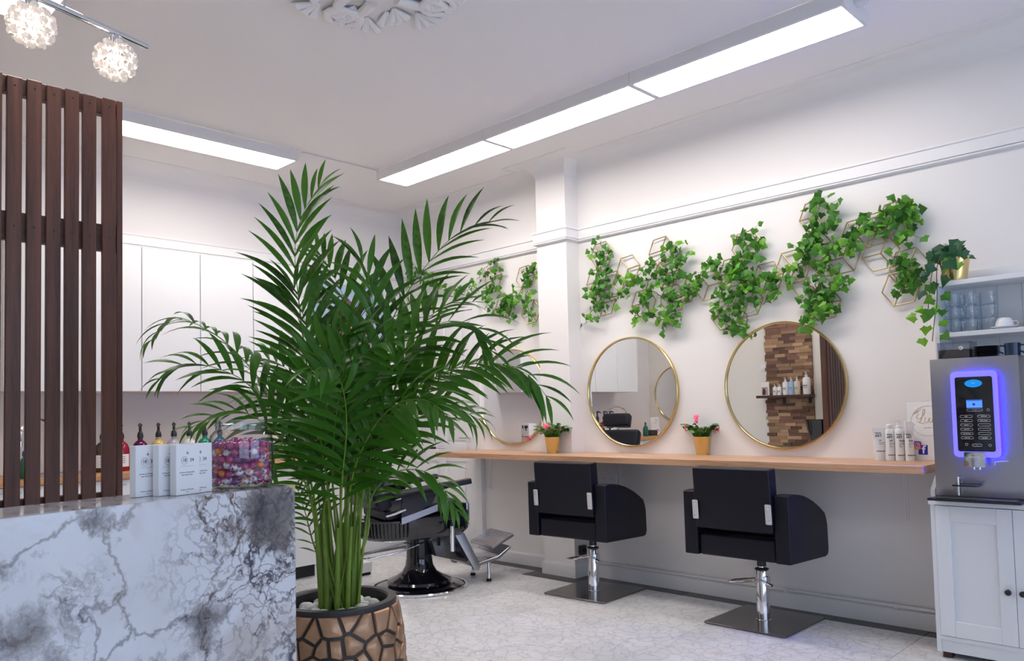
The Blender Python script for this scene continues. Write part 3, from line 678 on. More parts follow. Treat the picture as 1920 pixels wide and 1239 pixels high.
for lay in range(6):
    z = .026+.0255*lay
    for ring, (r, n) in enumerate(((.088, 17), (.057, 11), (.024, 5))):
        if lay == 5 and ring == 0 and False: continue
        for k in range(n):
            a = 2*PI*(k+rnd.uniform(-.12, .12)+.5*(lay % 2))/n; rr = r+rnd.uniform(-.003, .003); zz = z+rnd.uniform(-.003, .005)+(.010 if ring == 2 else 0)*(lay == 5)
            i = rnd.choices(range(6), (.42,.26,.10,.14,.07,.012))[0]
            lab, me = cmesh[i]
            o = link('wrapped_candy', me, None, jc+Vector((rr*math.cos(a), rr*math.sin(a), zz))*.70, (rnd.uniform(-.8,.8), rnd.uniform(-.8,.8), a+PI/2+rnd.uniform(-.7,.7)))
            o.scale = (.70,)*3; tag(o, lab, 'candy', 'wrapped candies in the jar')

# ------------------------------------------------------------------ styling shelf, mirrors
sf = thing('styling_shelf', 'long oak styling shelf fixed along the wall below the round mirrors', 'shelf', (-3.16, YW, .89))
poly = [(-1.872, -.472), (1.87, -.472), (1.87, -.0005), (-.669, -.0005), (-.669, -.148), (-.970, -.148), (-.970, -.0005), (-1.77, -.0005), (-1.77, -.05), (-1.872, -.05)]
MB().prism(poly, 'z', 0, .04).build('shelf_board', M['oak'], sf, bevel=.0015, seg=1)
for x in (-4.867, -3.5, -2.55, -1.531):
    m = MB().bx(x+3.16-.014, x+3.16+.014, -.004, -.0005, -.30, -.001).bx(x+3.16-.014, x+3.16+.014, -.30, -.004, -.005, -.001)
    m.prism([(-.004,-.03),(-.012,-.28),(-.004,-.29)], 'x', x+3.16-.003, x+3.16+.003); m.cyl((x+3.16,-.004,-.27), (x+3.16,-.009,-.27), .006, n=10)
    m.build('shelf_bracket', M['trim'], sf, bevel=.001, seg=1)
for (x, lab) in ((-4.575, 'round gold-framed wall mirror between the panelled door and the pillar'), (-3.365, 'round gold-framed wall mirror beside the pillar, reflecting white cabinets'), (-2.213, 'round gold-framed wall mirror reflecting a wood block wall')):
    round_mirror(lab, (x, YW-.001, 1.372), 0, .397, 'round mirrors on the salon wall')
def onshelf(px, py): p = at(px, py, 2, .93); return Vector((p.x, p.y, .9305))
# brush on shelf end
p = onshelf(862, 839); br = thing('hair_brush', 'black-handled styling brush lying on the oak shelf end', 'brush', (p.x, min(p.y, 4.58), .9305), .5)
MB().tube([(-.08,0,.012),(-.06,0,.012),(-.01,0,.012),(0,0,.012)], [.006,.011,.011,.007], 12).build('handle', M['black'], br)
MB().tube([(0,0,.012),(.03,0,.012),(.085,0,.012)], [.006,.009,.008], 10).build('barrel', M['silver'], br)
m = MB()
for i in range(7):
    for k in range(6): a = k*PI/3+.3; m.cyl((.022+.009*i,0,.012), (.022+.009*i,.0125*math.cos(a),.0125+.0115*math.sin(a)), .0007, n=4)
tag(m.build('bristles', M['black'], br, smooth=False), kind='stuff')
# christmas cactus
def seg_chain(pts, w):
    m = MB()
    for a, b in zip(pts, pts[1:]):
        a, b = Vector(a), Vector(b); t = (b-a); L = t.length; t.normalize(); s_ = t.cross(Vector((random.uniform(-.4,.4),random.uniform(-.4,.4),1))); s_.normalize(); n = s_.cross(t)
        outl = [(0,.15),(.25,.8),(.35,.7),(.6,1.0),(.7,.85),(1.0,.65)]
        vs = []
        for u, k in outl:
            for e in (-1, 0, 1): vs.append(a+t*L*u+s_*w*k*e+n*(w*.22 if e == 0 else 0))
        fs = []
        for i in range(len(outl)-1):
            for e in (0, 1): fs.append((i*3+e, i*3+e+1, i*3+e+4, i*3+e+3))
        m.add(vs, fs)
    return m
def flower(m, c, d, r):
    c = Vector(c); d = Vector(d).normalized(); a = d.orthogonal().normalized(); b = d.cross(a)
    m.tube([c-d*r*.9, c-d*r*.3, c], [r*.12, r*.28, r*.22], 7)
    for lay in range(2):
        for k in range(6):
            q = 2*PI*k/6+lay*.5; o = a*math.cos(q)+b*math.sin(q); s_ = d.cross(o)
            p0 = c-d*r*.35*lay; p1 = p0+o*r*.55+d*r*.25; p2 = p0+o*r*(1.0)-d*r*.05
            m.add([p0, p1+s_*r*.22, p2, p1-s_*r*.22], [(0,1,2,3)])
def cactus(label, px, py, seed, flowers):
    random.seed(seed); p = onshelf(px, py); t = thing('flowering_cactus', label, 'potted plant', (p.x, p.y, .9305))
    MB().lathe([(0,0),(.043,0),(.060,.118),(.062,.122),(.058,.122),(.055,.112),(.0,.112)], 32).build('pot', M['gold'], t)
    MB().lathe([(0,.106),(.055,.106),(.055,.1135),(0,.1145)], 20).build('soil', M['soil'], t)
    for k in range(40):
        a = 2*PI*k/40*1.7+random.uniform(-.3,.3); rr = random.uniform(.09,.17); zz = random.uniform(.06,.15)*(1 if k % 3 else 1.1); b = Vector((.03*math.cos(a), .03*math.sin(a), .113)); e = Vector((rr*math.cos(a), rr*math.sin(a)*.75, .113+zz*(1.2-rr*4)))
        if e.y > .10: e.y = .10
        mid = (b+e)/2+Vector((0,0,.035)); pts = bez([b, mid, e], 2)
        seg_chain(pts, random.uniform(.018,.026)).build('stem_segments', M['cactus'], t, recalc=False)
    for (fx, fz, fr_) in flowers:
        m = MB(); c = (fx*cR.x-.03, fx*cR.y*.5-.05, fz); flower(m, c, (random.uniform(-.3,.3)+fx*3, -.5, .5), fr_); m.build('flower', M['petal'], t, recalc=False)
    for k in range(6):
        a = random.uniform(0, 2*PI); m = MB(); c = Vector((.12*math.cos(a), .09*math.sin(a)-.01, random.uniform(.13,.20))); m.tube([c, c+Vector((.006*math.cos(a),.006*math.sin(a),.014)), c+Vector((.01*math.cos(a),.01*math.sin(a),.03))], [.003,.005,.001], 6); m.build('flower_bud', M['petal'], t)
cactus('pink-flowering cactus in a gold pot in front of the white pillar', 1037, 849.5, 5, [(.01,.205,.032),(-.17,.12,.03),(.045,.19,.024)])
cactus('pink-flowering cactus in a gold pot between two round mirrors', 1318, 852.5, 9, [(.02,.255,.026),(.017,.225,.022)])
# hair products
def prodtext(t, r, y0, rows, flat=False):
    for body, size, z, m, dx in rows:
        link('print', text_mesh('print', body, size, m, ext=.0003, align='LEFT', bold=.0004), t, (dx, -r-.0006, z), (PI/2, 0, 0))
rot_s = .55
def prod(label, px, py): p = at(px, py, 1, 4.575); p.z = .9305; return thing('hair_product', label, 'bottle', p, rot_s, 'white hair products on the shelf')
t = prod('white flat tube of hair cream at the free end of the product row', 1650, 857)
m = MB(); rings = 8; vs = []
for i in range(rings):
    u = i/(rings-1); w = .027+.012*u; dpt = .024*(1-u)+.002
    for k in range(20): a = 2*PI*k/20; vs.append((w*math.cos(a), dpt*math.sin(a), .022+.155*u))
fs = [(i*20+k, i*20+(k+1)%20, (i+1)*20+(k+1)%20, (i+1)*20+k) for i in range(rings-1) for k in range(20)]+[tuple(range(20)), tuple((rings-1)*20+k for k in range(20))]
m.add(vs, fs).build('tube_body', M['plastic_white'], t); MB().lathe([(0,0),(.026,0),(.027,.022),(0,.022)], 20, sy=.9).build('cap', M['plastic_white'], t)
prodtext(t, .024, 0, [('TECNI', .011, .150, M['blackink'], -.026), ('ART', .019, .135, M['blackink'], -.026)])
prodtext(t, .026, 0, [('FIX', .008, .110, M['blackink'], -.006), ('Curl Control', .0055, .098, M['greyink'], -.006), ('Hydrating', .0055, .09, M['greyink'], -.006), ('PROFESSIONNEL', .006, .05, M['blackink'], -.022)])
def bottle(label, px, py, body, cap, txt, r):
    t = prod(label, px, py)
    MB().lathe(body, 24).build('bottle_body', M['plastic_white'], t); cap(t)
    rows = [('TECNI', .009, .142, M['blackink'], -.022), ('ART', .016, .128, M['blackink'], -.022), (txt, .009, .108, M['blackink'], -.008), ('Lasting Hold', .0048, .094, M['greyink'], -.008), ('Spray', .0048, .086, M['greyink'], -.008), ('Force 3', .0048, .076, M['greyink'], -.008), ('PROFESSIONNEL', .0055, .03, M['blackink'], -.018)]
    prodtext(t, r, 0, rows); return t
bottle('white spray can with domed shoulder in the product row', 1670.5, 859, [(0,0),(.024,0),(.0245,.004),(.0245,.155),(.022,.168),(.017,.174),(0,.174)], lambda t: MB().lathe([(0,.174),(.017,.174),(.018,.178),(.018,.195),(.014,.2),(0,.2)], 20).build('cap', M['plastic_white'], t), 'LIFT', .0245)
bottle('white pump mousse bottle in the product row', 1688.5, 859.5, [(0,0),(.024,0),(.0245,.004),(.0245,.155),(.022,.168),(.017,.174),(0,.174)], lambda t: MB().lathe([(0,.174),(.016,.174),(.016,.19),(.010,.192),(.010,.212),(.012,.214),(.012,.225),(0,.226)], 20).bx(-.021,.0,-.006,.006,.214,.224).build('pump', M['plastic_white'], t, bevel=.002), 'VOLUME', .0245)
bottle('slim white spray bottle beside the logo card', 1706.5, 860, [(0,0),(.0225,0),(.023,.004),(.023,.13),(.0215,.138),(0,.138)], lambda t: MB().prism([(-.020,.138),(.020,.138),(.022,.185),(.028,.192),(.028,.2),(.010,.215),(-.019,.212)], 'y', -.017, .017).build('spray_cap', M['plastic_white'], t, bevel=.003), 'STAR', .023)
# logo card leaning at the wall
def logo_card(label, loc, rz, tilt, w, h):
    t = thing('logo_card', label, 'sign', loc, rot=(tilt, 0, rz))
    MB().bx(-w/2, w/2, 0, .004, 0, h).build('card', M['paper'], t, bevel=.001, seg=1)
    ov = [(w*.40*math.cos(a), -.0006, h*.68+h*.26*math.sin(a)) for a in [2*PI*i/40 for i in range(40)]]
    MB().tube(ov, .0007, 5, closed=True).build('logo_oval', M['greyink'], t)
    for k in range(5):
        a = 2.35+.1*k; MB().tube([(w*.40*math.cos(a), -.0006, h*.68+h*.26*math.sin(a)), (w*.40*math.cos(a)+.012, -.0006, h*.68+h*.26*math.sin(a)-.002+.006*k*.5), (w*.40*math.cos(a)+.03, -.0006, h*.68+h*.26*math.sin(a)+.012)], [.0006,.0012,.0003], 5).build('logo_leaf', M['goldink'], t)
    L = bez([(-.045,0,.25),(-.056,0,.232),(-.04,0,.222),(-.018,0,.25),(-.014,0,.272),(-.022,0,.27),(-.028,0,.235),(-.04,0,.205),(-.052,0,.208),(-.035,0,.2),(-.015,0,.196)], 6)
    u = bez([(-.012,0,.23),(-.014,0,.206),(-.002,0,.203),(.01,0,.228),(.008,0,.206),(.018,0,.204),(.03,0,.222),(.022,0,.21),(.034,0,.203),(.052,0,.225)], 6)
    sx, sz = w/.21, h/.31
    for s_ in (L, u): MB().tube([(q.x*sx, -.0007, q.z*sz) for q in s_], .0015*sx, 6).build('logo_script', M['goldink'], t)
    link('print', text_mesh('print', 'HAIR  STUDIO', .006*sx, M['greyink'], ext=.0003), t, (0, -.0005, h*.56), (PI/2,0,0))
    ik = N('rainbow_icon'); vv = ik.coord('Generated'); sp = ik.n('ShaderNodeSeparateXYZ'); ik.l(vv, sp.inputs[0]); ik.l(ik.ramp(sp.outputs[2], [(.0, lin('f7a63b')), (.35, lin('e1306c')), (.65, lin('a02bb0')), (1.0, lin('3a2fb0'))]), ik.b.inputs['Base Color'])
    c = (-w*.27, h*.255); s0 = w*.13
    ig = MB().prism(rrect(s0*1.65, s0*1.65, s0*.4, 4, c[0], c[1]), 'y', -.0022, -.0002).build('photo_icon', ik.m, t, smooth=False)
    for r_, hw in ((s0*.52, None), (s0*.27, 1)):
        pts = [(c[0]+x, -.0026, c[1]+z) for x, z in (rrect(r_*2, r_*2, s0*.22, 4) if hw is None else [(r_*math.cos(a), r_*math.sin(a)) for a in [2*PI*i/18 for i in range(18)]])]
        MB().tube(pts, s0*.055, 5, closed=True).build('icon_line', M['paper'], ig)
    MB().cyl((c[0]+s0*.32,-.0022,c[1]+s0*.32), (c[0]+s0*.32,-.003,c[1]+s0*.32), s0*.07, n=10).build('icon_dot', M['paper'], ig)
    c2 = (c[0]+s0*1.15, c[1]-s0*.85); fb = MB().prism(rrect(s0*1.7, s0*1.9, s0*.08, 3, c2[0], c2[1]), 'y', -.0014, -.0002).build('f_icon', P('royal_blue', (.012,.02,.42), .5), t, smooth=False)
    link('print', text_mesh('print', 'f', s0*2.2, M['paper'], ext=.0003, bold=s0*.06), fb, (c2[0]+s0*.1, -.0018, c2[1]-s0*.02), (PI/2,0,0))
    return t
p = onshelf(1718, 861)
logo_card('white logo card with gold script and social media icons beside the coffee machine', (-1.385, 4.616, .9312), 0, -.10, .21, .315)
logo_card('white logo card on the kitchen worktop, seen reflected in the mirror', (-5.70, .92, .9115), PI/2+.15, -.08, .15, .225)
t = thing('card_terminal', 'small black card terminal on the kitchen worktop, seen reflected', 'device', (-5.62, 1.13, .9115), .2); MB().bx(-.04,.04,-.06,.06,0,.07).build('body', M['black'], t, bevel=.008, seg=3); MB().bx(.0402,.041,-.045,.045,.02,.055).build('screen', M['blackgloss'], t)
# wall sockets
def socket(label, x, z, n, y=YW):
    t = thing('wall_socket', label, 'socket', (x, y, z)); MB().bx(-.041*n,.041*n,-.011,-.0005,-.041,.041).build('plate', M['plastic_white'], t, bevel=.003)
    for k in range(n):
        cx = (k-(n-1)/2)*.072; s_ = MB().lathe([(.0,.0),(.021,.0),(.024,.002),(.024,.0035),(.0265,.004),(.0265,.0)], 24).build('socket_insert', M['plastic_white'], t, (cx,-.0112,0), (PI/2,0,0))
        for dx in (-.0095, .0095): MB().cyl((dx,0,.0003), (dx,0,.0011), .003, n=8).build('pin_hole', M['black'], s_)
socket('double white wall socket under the shelf beside the pillar', -3.61, .738, 2)
socket('single white wall socket on the wall left of the pillar under the shelf', -4.30, .79, 1)
t = thing('plug_adapter', 'small black plug on the pillar side near the skirting', 'plug', (PX1+.0005, 4.61, .20)); MB().bx(0,.03,-.03,.03,-.035,.035).build('body', M['black'], t, bevel=.005); MB().cyl((.03,0,0),(.045,0,0),.012).build('pin_cap', M['rubber'], t)
# ------------------------------------------------------------------ styling chairs
def styling_chair(label, x, y, rz):
    t = thing('styling_chair', label, 'chair', (x, y, .0015), rz, 'black styling chairs at the shelf')
    MB().prism(rrect(.50, .52, .02, 4), 'z', 0, .009).build('base_plate', M['plate_steel'], t, (0,.01,0), bevel=.0015, seg=1)
    MB().lathe([(0,.0095),(.043,.0095),(.043,.013),(.037,.015),(.037,.292),(.034,.297),(0,.297)], 32).build('column', M['chrome'], t)
    MB().lathe([(0,.2975),(.040,.2975),(.040,.304),(.03,.308),(0,.308)], 28).build('column_collar', M['black'], t)
    MB().cyl((0,0,.308), (0,0,.36), .017).build('piston', M['chrome'], t); MB().cyl((0,0,.318), (0,0,.4005), .026).build('swivel_hub', M['black'], t)
    MB().tube(bez([(.045,-.035,.235),(.0,-.046,.243),(-.10,-.06,.222),(-.185,-.055,.215),(-.19,.0,.212),(-.12,.04,.222),(-.03,.045,.24)], 4), .0052, 8).build('pedal_loop', M['chrome'], t)
    MB().lathe([(.0385,.22),(.046,.222),(.046,.262),(.0385,.264)], 20, a0=-.9, a1=.9).cyl((.035,-.02,.225), (.075,-.03,.218), .008).build('pedal_hinge', M['chrome'], t)
    MB().box((0,-.035,.4615), (.462,.50,.121)).build('seat_base', M['leather'], t, bevel=.02, seg=3)
    MB().box((0,.0,.55), (.455,.40,.05)).build('seat_cushion', M['leather'], t, bevel=.022, seg=3)
    prof = [(-.30,.402),(-.302,.764),(-.245,.768)]+[(-.245+.40*u, .768-.135*u**1.9) for u in [i/9 for i in range(1, 10)]]+[(.172,.60),(.184,.56),(.188,.42),(.176,.392),(.15,.385)]
    for s in (-1, 1):
        a = MB().prism(prof, 'x', s*.236, s*.321).build('armrest', M['leather'], t, bevel=.011, seg=3)
    bk = MB().box((0,0,0), (.468,.085,.345)).build('backrest', M['leather'], t, (0,-.287,.735), (math.radians(3.5),0,0), bevel=.014, seg=3)
    for s in (-1, 1):
        b = MB().prism(rrect(.036,.108,.006,3), 'y', -.0035, 0).build('back_bracket', M['silver'], t, (s*.222,-.3325,.665), (math.radians(3.5),0,0), bevel=.0008, seg=1)
        for z in (-.035, .035): MB().lathe([(0,.006),(.006,.005),(.008,.0035),(.008,.003)], 10).build('screw', M['chrome'], b, (0,0,z), (PI/2,0,0))
    return t
styling_chair('black leather styling chair facing the mirror with the wood wall reflection', -2.215, 4.30, 0)
styling_chair('black leather styling chair in front of the pillar', -3.445, 4.275, .06)
# ------------------------------------------------------------------ barber chair
bc = thing('barber_chair', 'black and chrome barber chair with ribbed steel footrest', 'chair', (-4.53, 3.62, .0015), -.27)
MB().lathe([(0,0),(.335,0),(.337,.004),(.325,.012),(.27,.026),(.0,.03)], 56).build('floor_plate', M['blackgloss'], bc)
MB().lathe([(.337,.0),(.347,.002),(.349,.012),(.343,.018),(.332,.017)], 56).build('plate_rim', M['chrome'], bc)
MB().lathe([(0,.0305),(.225,.0305),(.235,.045),(.225,.062),(.17,.085),(.125,.115),(.100,.16),(.092,.22),(.09,.372),(0,.372)], 48).build('pedestal', M['blackgloss'], bc)
prof = [(.27,.43),(.285,.49),(.275,.565),(.26,.572),(-.30,.525)]
seat = MB(); n = 16; rows = [(.37,.20,.20),(.385,.245,.26),(.43,.268,.30),(.52,.275,.31)]
vs = []
for (z, w, dp) in rows:
    ring = [(w, .22), (w, -.18)]+[(w*math.cos(a), -.18-dp*math.sin(a)) for a in [PI*i/n for i in range(1, n)]]+[(-w, -.18), (-w, .22), (-w*.9, .24+.04*(z > .4)), (w*.9, .24+.04*(z > .4))]
    vs.append([(x, y, z+(.035 if (y > 0 and z > .5) else 0)+(.0 if z > .5 else (-.0))) for x, y in ring])
k = len(vs[0]); flat = [v for r in vs for v in r]
seat.add(flat, [(i*k+j, i*k+(j+1)%k, (i+1)*k+(j+1)%k, (i+1)*k+j) for i in range(len(rows)-1) for j in range(k)]+[tuple(range(k))[::-1], tuple((len(rows)-1)*k+j for j in range(k))])
seat.build('seat_shell', M['blackgloss'], bc, angle=40)
rb = MB()
for i in range(34):
    a = PI*(i+.5)/34; c, s = math.cos(a), math.sin(a)
    rb.tube([(.268*c*.97, -.18-.30*s*.97, .405), (.278*c, -.18-.312*s, .44), (.281*c, -.18-.318*s, .505)], .0055, 5)
tag(rb.build('rear_ribs', M['black'], bc), kind='stuff')
MB().box((0,-.05,.575), (.46,.58,.075), Euler((.06,0,0))).build('seat_cushion', M['leather'], bc, bevel=.03, seg=3)
MB().bx(-.245,.245,.268,.292,.475,.60).build('front_trim', M['steel'], bc, bevel=.006, seg=2)
bk = MB().box((0,0,0), (.50,.10,.47)).build('backrest', M['leather'], bc, (0,-.42,.82), (math.radians(22),0,0), bevel=.035, seg=4)
MB().box((0,-.02,0), (.42,.09,.38)).build('back_shell', M['black'], bk, (0,-.035,0), bevel=.02, seg=2)
MB().bx(-.03,.03,-.012,.0,.2,.36).build('headrest_post', M['chrome'], bk, bevel=.002)
MB().box((0,0,0), (.27,.095,.13)).build('headrest', M['leather'], bc, (0,-.555,1.135), (math.radians(22),0,0), bevel=.03, seg=4)
for s in (-1, 1):
    ar = MB().tube(bez([(s*.285,-.30,.685),(s*.285,-.26,.705),(s*.285,-.05,.728),(s*.285,.10,.745),(s*.285,.14,.75)], 4), [.03,.038,.04,.042,.042,.042,.042,.042,.042,.042,.041,.04,.038,.036,.034,.03,.026], 14, flat=.62).build('armrest', M['leather'], bc)
    MB().box((s*.285,.20,.752), (.062,.16,.034), Euler((.12,0,0))).build('arm_end', M['black'], ar, bevel=.004); MB().box((s*.285,.20,.7715), (.054,.15,.003), Euler((.12,0,0))).build('arm_trim', M['chrome'], ar)
    MB().prism([(-.24,.69),(.03,.71),(-.02,.62),(-.08,.60),(-.10,.575),(-.25,.53)], 'x', s*.272, s*.290).build('arm_support', M['blackgloss'], bc, bevel=.002, seg=1)
    MB().prism([(-.25,.545),(.02,.615),(.02,.572),(-.25,.50)], 'x', s*.2905, s*.298).build('side_trim', M['steel'], bc, bevel=.001, seg=1)
    MB().tube([(s*.293,-.22,.60),(s*.293,-.30,.575),(s*.293,-.36,.565)], .008, 8).build('back_link', M['chrome'], bc)
MB().tube([(.31,.13,.60),(.31,.12,.46)], .010, 10).build('lever_arm', M['black'], bc); MB().cyl((.31,.12,.46), (.31,.12,.285), .017).build('recline_lever', M['chrome'], bc)
MB().tube(bez([(.06,.04,.34),(.095,-.02,.325),(.11,-.20,.285),(.09,-.42,.262),(.02,-.46,.26),(-.02,-.40,.275),(-.03,-.06,.325)], 5), .006, 8).build('pump_pedal', M['chrome'], bc)
MB().prism([(.02,.365),(.24,.40),(.33,.20),(.30,.165),(.06,.235)], 'x', -.17, .17).build('leg_panel', M['blackgloss'], bc, bevel=.006, seg=2)
for s in (-1, 1): MB().prism([(.20,.37),(.27,.385),(.40,.135),(.385,.10),(.35,.105)], 'x', s*.172, s*.196).build('leg_side', M['steel'], bc, bevel=.003, seg=2)
ft = MB().prism([(.34,.13),(.36,.125),(.56,.165),(.66,.235),(.655,.25),(.55,.185),(.345,.145)], 'x', -.19, .19).build('footrest', M['steel'], bc, bevel=.002, seg=1)
for i in range(13):
    u = i/12; y = .36+.20*u; z = .149+.037*u
    MB().cyl((-.185,y,z), (.185,y,z), .006, n=8).build('footrest_rib', M['chrome'], ft)
fp = MB().box((0,0,0), (.36,.20,.018)).build('footrest_flap', M['steel'], bc, (0,.60,.285), (math.radians(24),0,0), bevel=.005, seg=2)
for i in range(12): MB().cyl((-.175,-.09+.0165*i,.010), (.175,-.09+.0165*i,.010), .0055, n=8).build('flap_rib', M['chrome'], fp)
for s in (-1, 1):
    MB().cyl((s*.13,.50,.155), (s*.13,.50,.018), .011).build('footrest_leg', M['chrome'], bc); MB().lathe([(0,0),(.02,0),(.02,.012),(.012,.02),(0,.02)], 14).build('rubber_foot', M['rubber'], bc, (s*.13,.50,0))

# ------------------------------------------------------------------ coffee corner
cab = thing('coffee_cabinet', 'white two-door cabinet with panelled doors under the coffee machine', 'cabinet', (-1.272, 4.23, 0))
MB().bx(0,.02,.0,.395,.03,.742).bx(.68,.70,.0,.395,.03,.742).bx(.02,.68,.38,.395,.03,.742).bx(.02,.68,.0,.38,.09,.108).bx(.0205,.6795,.01,.03,.03,.089).build('carcass', M['whitecab'], cab, smooth=False)
MB().bx(-.006,.706,-.012,.435,.743,.765).build('cabinet_top', M['whitecab'], cab, bevel=.002)
for k in range(2):
    x0 = .022+.329*k; x1 = x0+.327; z0, z1 = .111, .739
    d = MB().bx(x0,x1,.006,.014,z0,z1).build('door', M['whitecab'], cab, smooth=False)
    MB().bx(x0,x0+.065,-.006,.006,z0,z1).build('stile', M['whitecab'], d, bevel=.0015, seg=1); MB().bx(x1-.065,x1,-.006,.006,z0,z1).build('stile', M['whitecab'], d, bevel=.0015, seg=1)
    MB().bx(x0+.0655,x1-.0655,-.006,.006,z0,z0+.075).build('rail', M['whitecab'], d, bevel=.0015, seg=1); MB().bx(x0+.0655,x1-.0655,-.006,.006,z1-.075,z1).build('rail', M['whitecab'], d, bevel=.0015, seg=1)
    xk = x1-.028 if k == 0 else x0+.028
    MB().lathe([(0,0),(.006,0),(.006,.010),(.014,.014),(.014,.020),(.010,.024),(0,.024)], 20).build('knob', M['black'], d, (xk,-.0065,.36), (PI/2,0,0))
for x in (.04, .66):
    for y in (.04, .36): MB().bx(x-.02,x+.02,y-.02,y+.02,.0015,.0295).build('foot', M['walnut_h'], cab)
hu = thing('shelf_hutch', 'white open shelf hutch standing on the coffee cabinet', 'shelf', (-1.272, YW, .7655))
for x0 in (0, .68): MB().prism([(-.43,.0),(-.43,.05),(-.235,.20),(-.235,1.105),(-.002,1.105),(-.002,.0)], 'x', x0, x0+.02).build('side_panel', M['whitecab'], hu, smooth=False)
for i in range(6): MB().bx(.0205+.11*i, .0205+.11*i+.109, -.012, -.002, .02, 1.13).build('back_board', M['whitecab'], hu, bevel=.002, seg=1)
for z in (.81, 1.075): MB().bx(.0205,.6795,-.245,-.0125,z,z+.024).build('shelf', M['whitecab'], hu, bevel=.0015, seg=1)
MB().bx(-.004,.704,-.018,-.002,1.1055,1.17).build('upstand', M['whitecab'], hu, bevel=.002)
ZS, ZT, ZM = .7655+.834+.0005, .7655+1.099+.0005, 1.4565
# machine
MX0, MX1, MY0 = -1.240, -.862, 4.225
cm = thing('coffee_machine', 'brushed steel coffee vending machine with violet glowing keypad', 'coffee machine', (-1.051, MY0, .767))
hw = (MX1-MX0)/2
MB().bx(-hw,hw,.0,.20,.02,.689).build('body', M['steel'], cm, bevel=.004, seg=2); MB().bx(-hw+.012,hw-.012,.012,.20,.0,.02).build('base', M['black'], cm)
def face(px, py): p = at(px, py, 1, MY0); return p.x+1.051, p.z-.767
c = [face(1786,697), face(1872,694), face(1882,856), face(1793,857)]
rx0, rx1 = (c[0][0]+c[3][0])/2, (c[1][0]+c[2][0])/2; rz0, rz1 = (c[2][1]+c[3][1])/2, (c[0][1]+c[1][1])/2
rcx, rcz, rw, rh = (rx0+rx1)/2, (rz0+rz1)/2, rx1-rx0, rz1-rz0
MB().prism(rrect(rw-.016, rh-.016, .02, 5, rcx, rcz), 'y', -.016, -.0005).build('backlight_strip', M['backled'], cm, smooth=False)
MB().prism(rrect(rw, rh, .022, 6, rcx, rcz), 'y', -.040, -.030).build('light_ring', M['ringled'], cm, bevel=.002)
pw, ph = rw*.80, rh*.865
kp = MB().prism(rrect(pw, ph, .010, 5, rcx, rcz), 'y', -.0425, -.0402).build('key_panel', M['blackgloss'], cm, smooth=False)
MB().prism([(rcx+pw*.235*math.cos(a), rcz+ph*.41+ph*.052*math.sin(a)) for a in [2*PI*i/32 for i in range(32)]], 'y', -.0438, -.0426).build('badge', M['badge'], kp, smooth=False)
def ktext(body, size, x, z, m=None): link('print', text_mesh('print', body, size, m or M['paper'], ext=.0002), kp, (x, -.0442, z), (PI/2,0,0))
ktext('fresh', .0075, rcx, rcz+ph*.415)
scn = MB().bx(rcx-pw*.21, rcx+pw*.21, -.0438, -.0426, rcz+ph*.085, rcz+ph*.19).build('display', M['screen'], kp, smooth=False)
MB().bx(rcx-pw*.19, rcx+pw*.19, -.0442, -.0439, rcz+ph*.178, rcz+ph*.186).prism([(rcx+.006*math.cos(a)-.002, rcz+ph*.13+.006*math.sin(a)) for a in [2*PI*i/12 for i in range(12)]], 'y', -.0442, -.0439).build('display_text', M['ink'], scn, smooth=False)
def key(x, z, w, txt):
    pts = [(x+a, -.0428, z+b) for a, b in rrect(w, .0105, .005, 3)]
    MB().tube(pts, .0004, 4, closed=True).build('key_outline', M['silver'], kp)
    if txt: ktext(txt, .0052, x, z)
key(rcx, rcz+ph*.055, pw*.42, '<    >')
lbl = [('koffie','cappuccino'),('koffie +','koffie melange'),('espresso',''),('americano',''),('cafe chocolade',''),('koffie mild','heet water')]
for i, (a, b) in enumerate(lbl):
    z = rcz-ph*(.03+.0575*i); key(rcx-pw*.235, z, pw*.33, a); key(rcx+pw*.235, z, pw*.33, b)
key(rcx+pw*.02, rcz-ph*.415, pw*.25, '- +')
for x, z in ((.36,.055),(.36,-.415),(-.26,-.405)): MB().tube([(rcx+pw*x+.0055*math.cos(a), -.0428, rcz+ph*z+.0055*math.sin(a)) for a in [2*PI*i/14 for i in range(14)]], .0004, 4, closed=True).build('key_outline', M['silver'], kp)
a, b = face(1816,846), face(1856,874)
MB().bx(a[0], b[0], -.081, -.0427, b[1], a[1]).build('spout_housing', M['chrome'], cm, bevel=.002)
link('print', text_mesh('print', 'ANIMO', .0105, M['silver'], ext=.0003), cm, ((a[0]+b[0])/2, -.0818, a[1]-.010), (PI/2,0,0))
MB().prism([(a[0]+.006,a[1]-.034),(a[0]+.022,a[1]-.018),(b[0]-.022,a[1]-.018),(b[0]-.006,a[1]-.034),(b[0]-.02,a[1]-.026),(a[0]+.02,a[1]-.026)], 'y', -.0822, -.0812).build('emblem', M['silver'], cm, smooth=False)
for dx in (-.012, .012): MB().cyl(((a[0]+b[0])/2+dx,-.045,b[1]+.004), ((a[0]+b[0])/2+dx,-.045,b[1]-.014), .0042).build('spout', M['chrome'], cm)
w_ = face(1868,868); MB().tube([(w_[0],-.03,w_[1]-.008),(w_[0]+.003,-.03,w_[1]+.006),(w_[0]+.02,-.012,w_[1]+.01),(w_[0]+.05,-.002,w_[1]+.01)], .003, 8).build('water_spout', M['chrome'], cm)
r0 = face(1798,893); r1 = face(1798,932); MB().cyl((r0[0],-.02,r0[1]), (r0[0],-.02,max(.03, r1[1])), .0055).bx(r0[0]-.005,r0[0]+.012,-.02,.0,r0[1]-.008,r0[1]).build('tray_post', M['chrome'], cm)
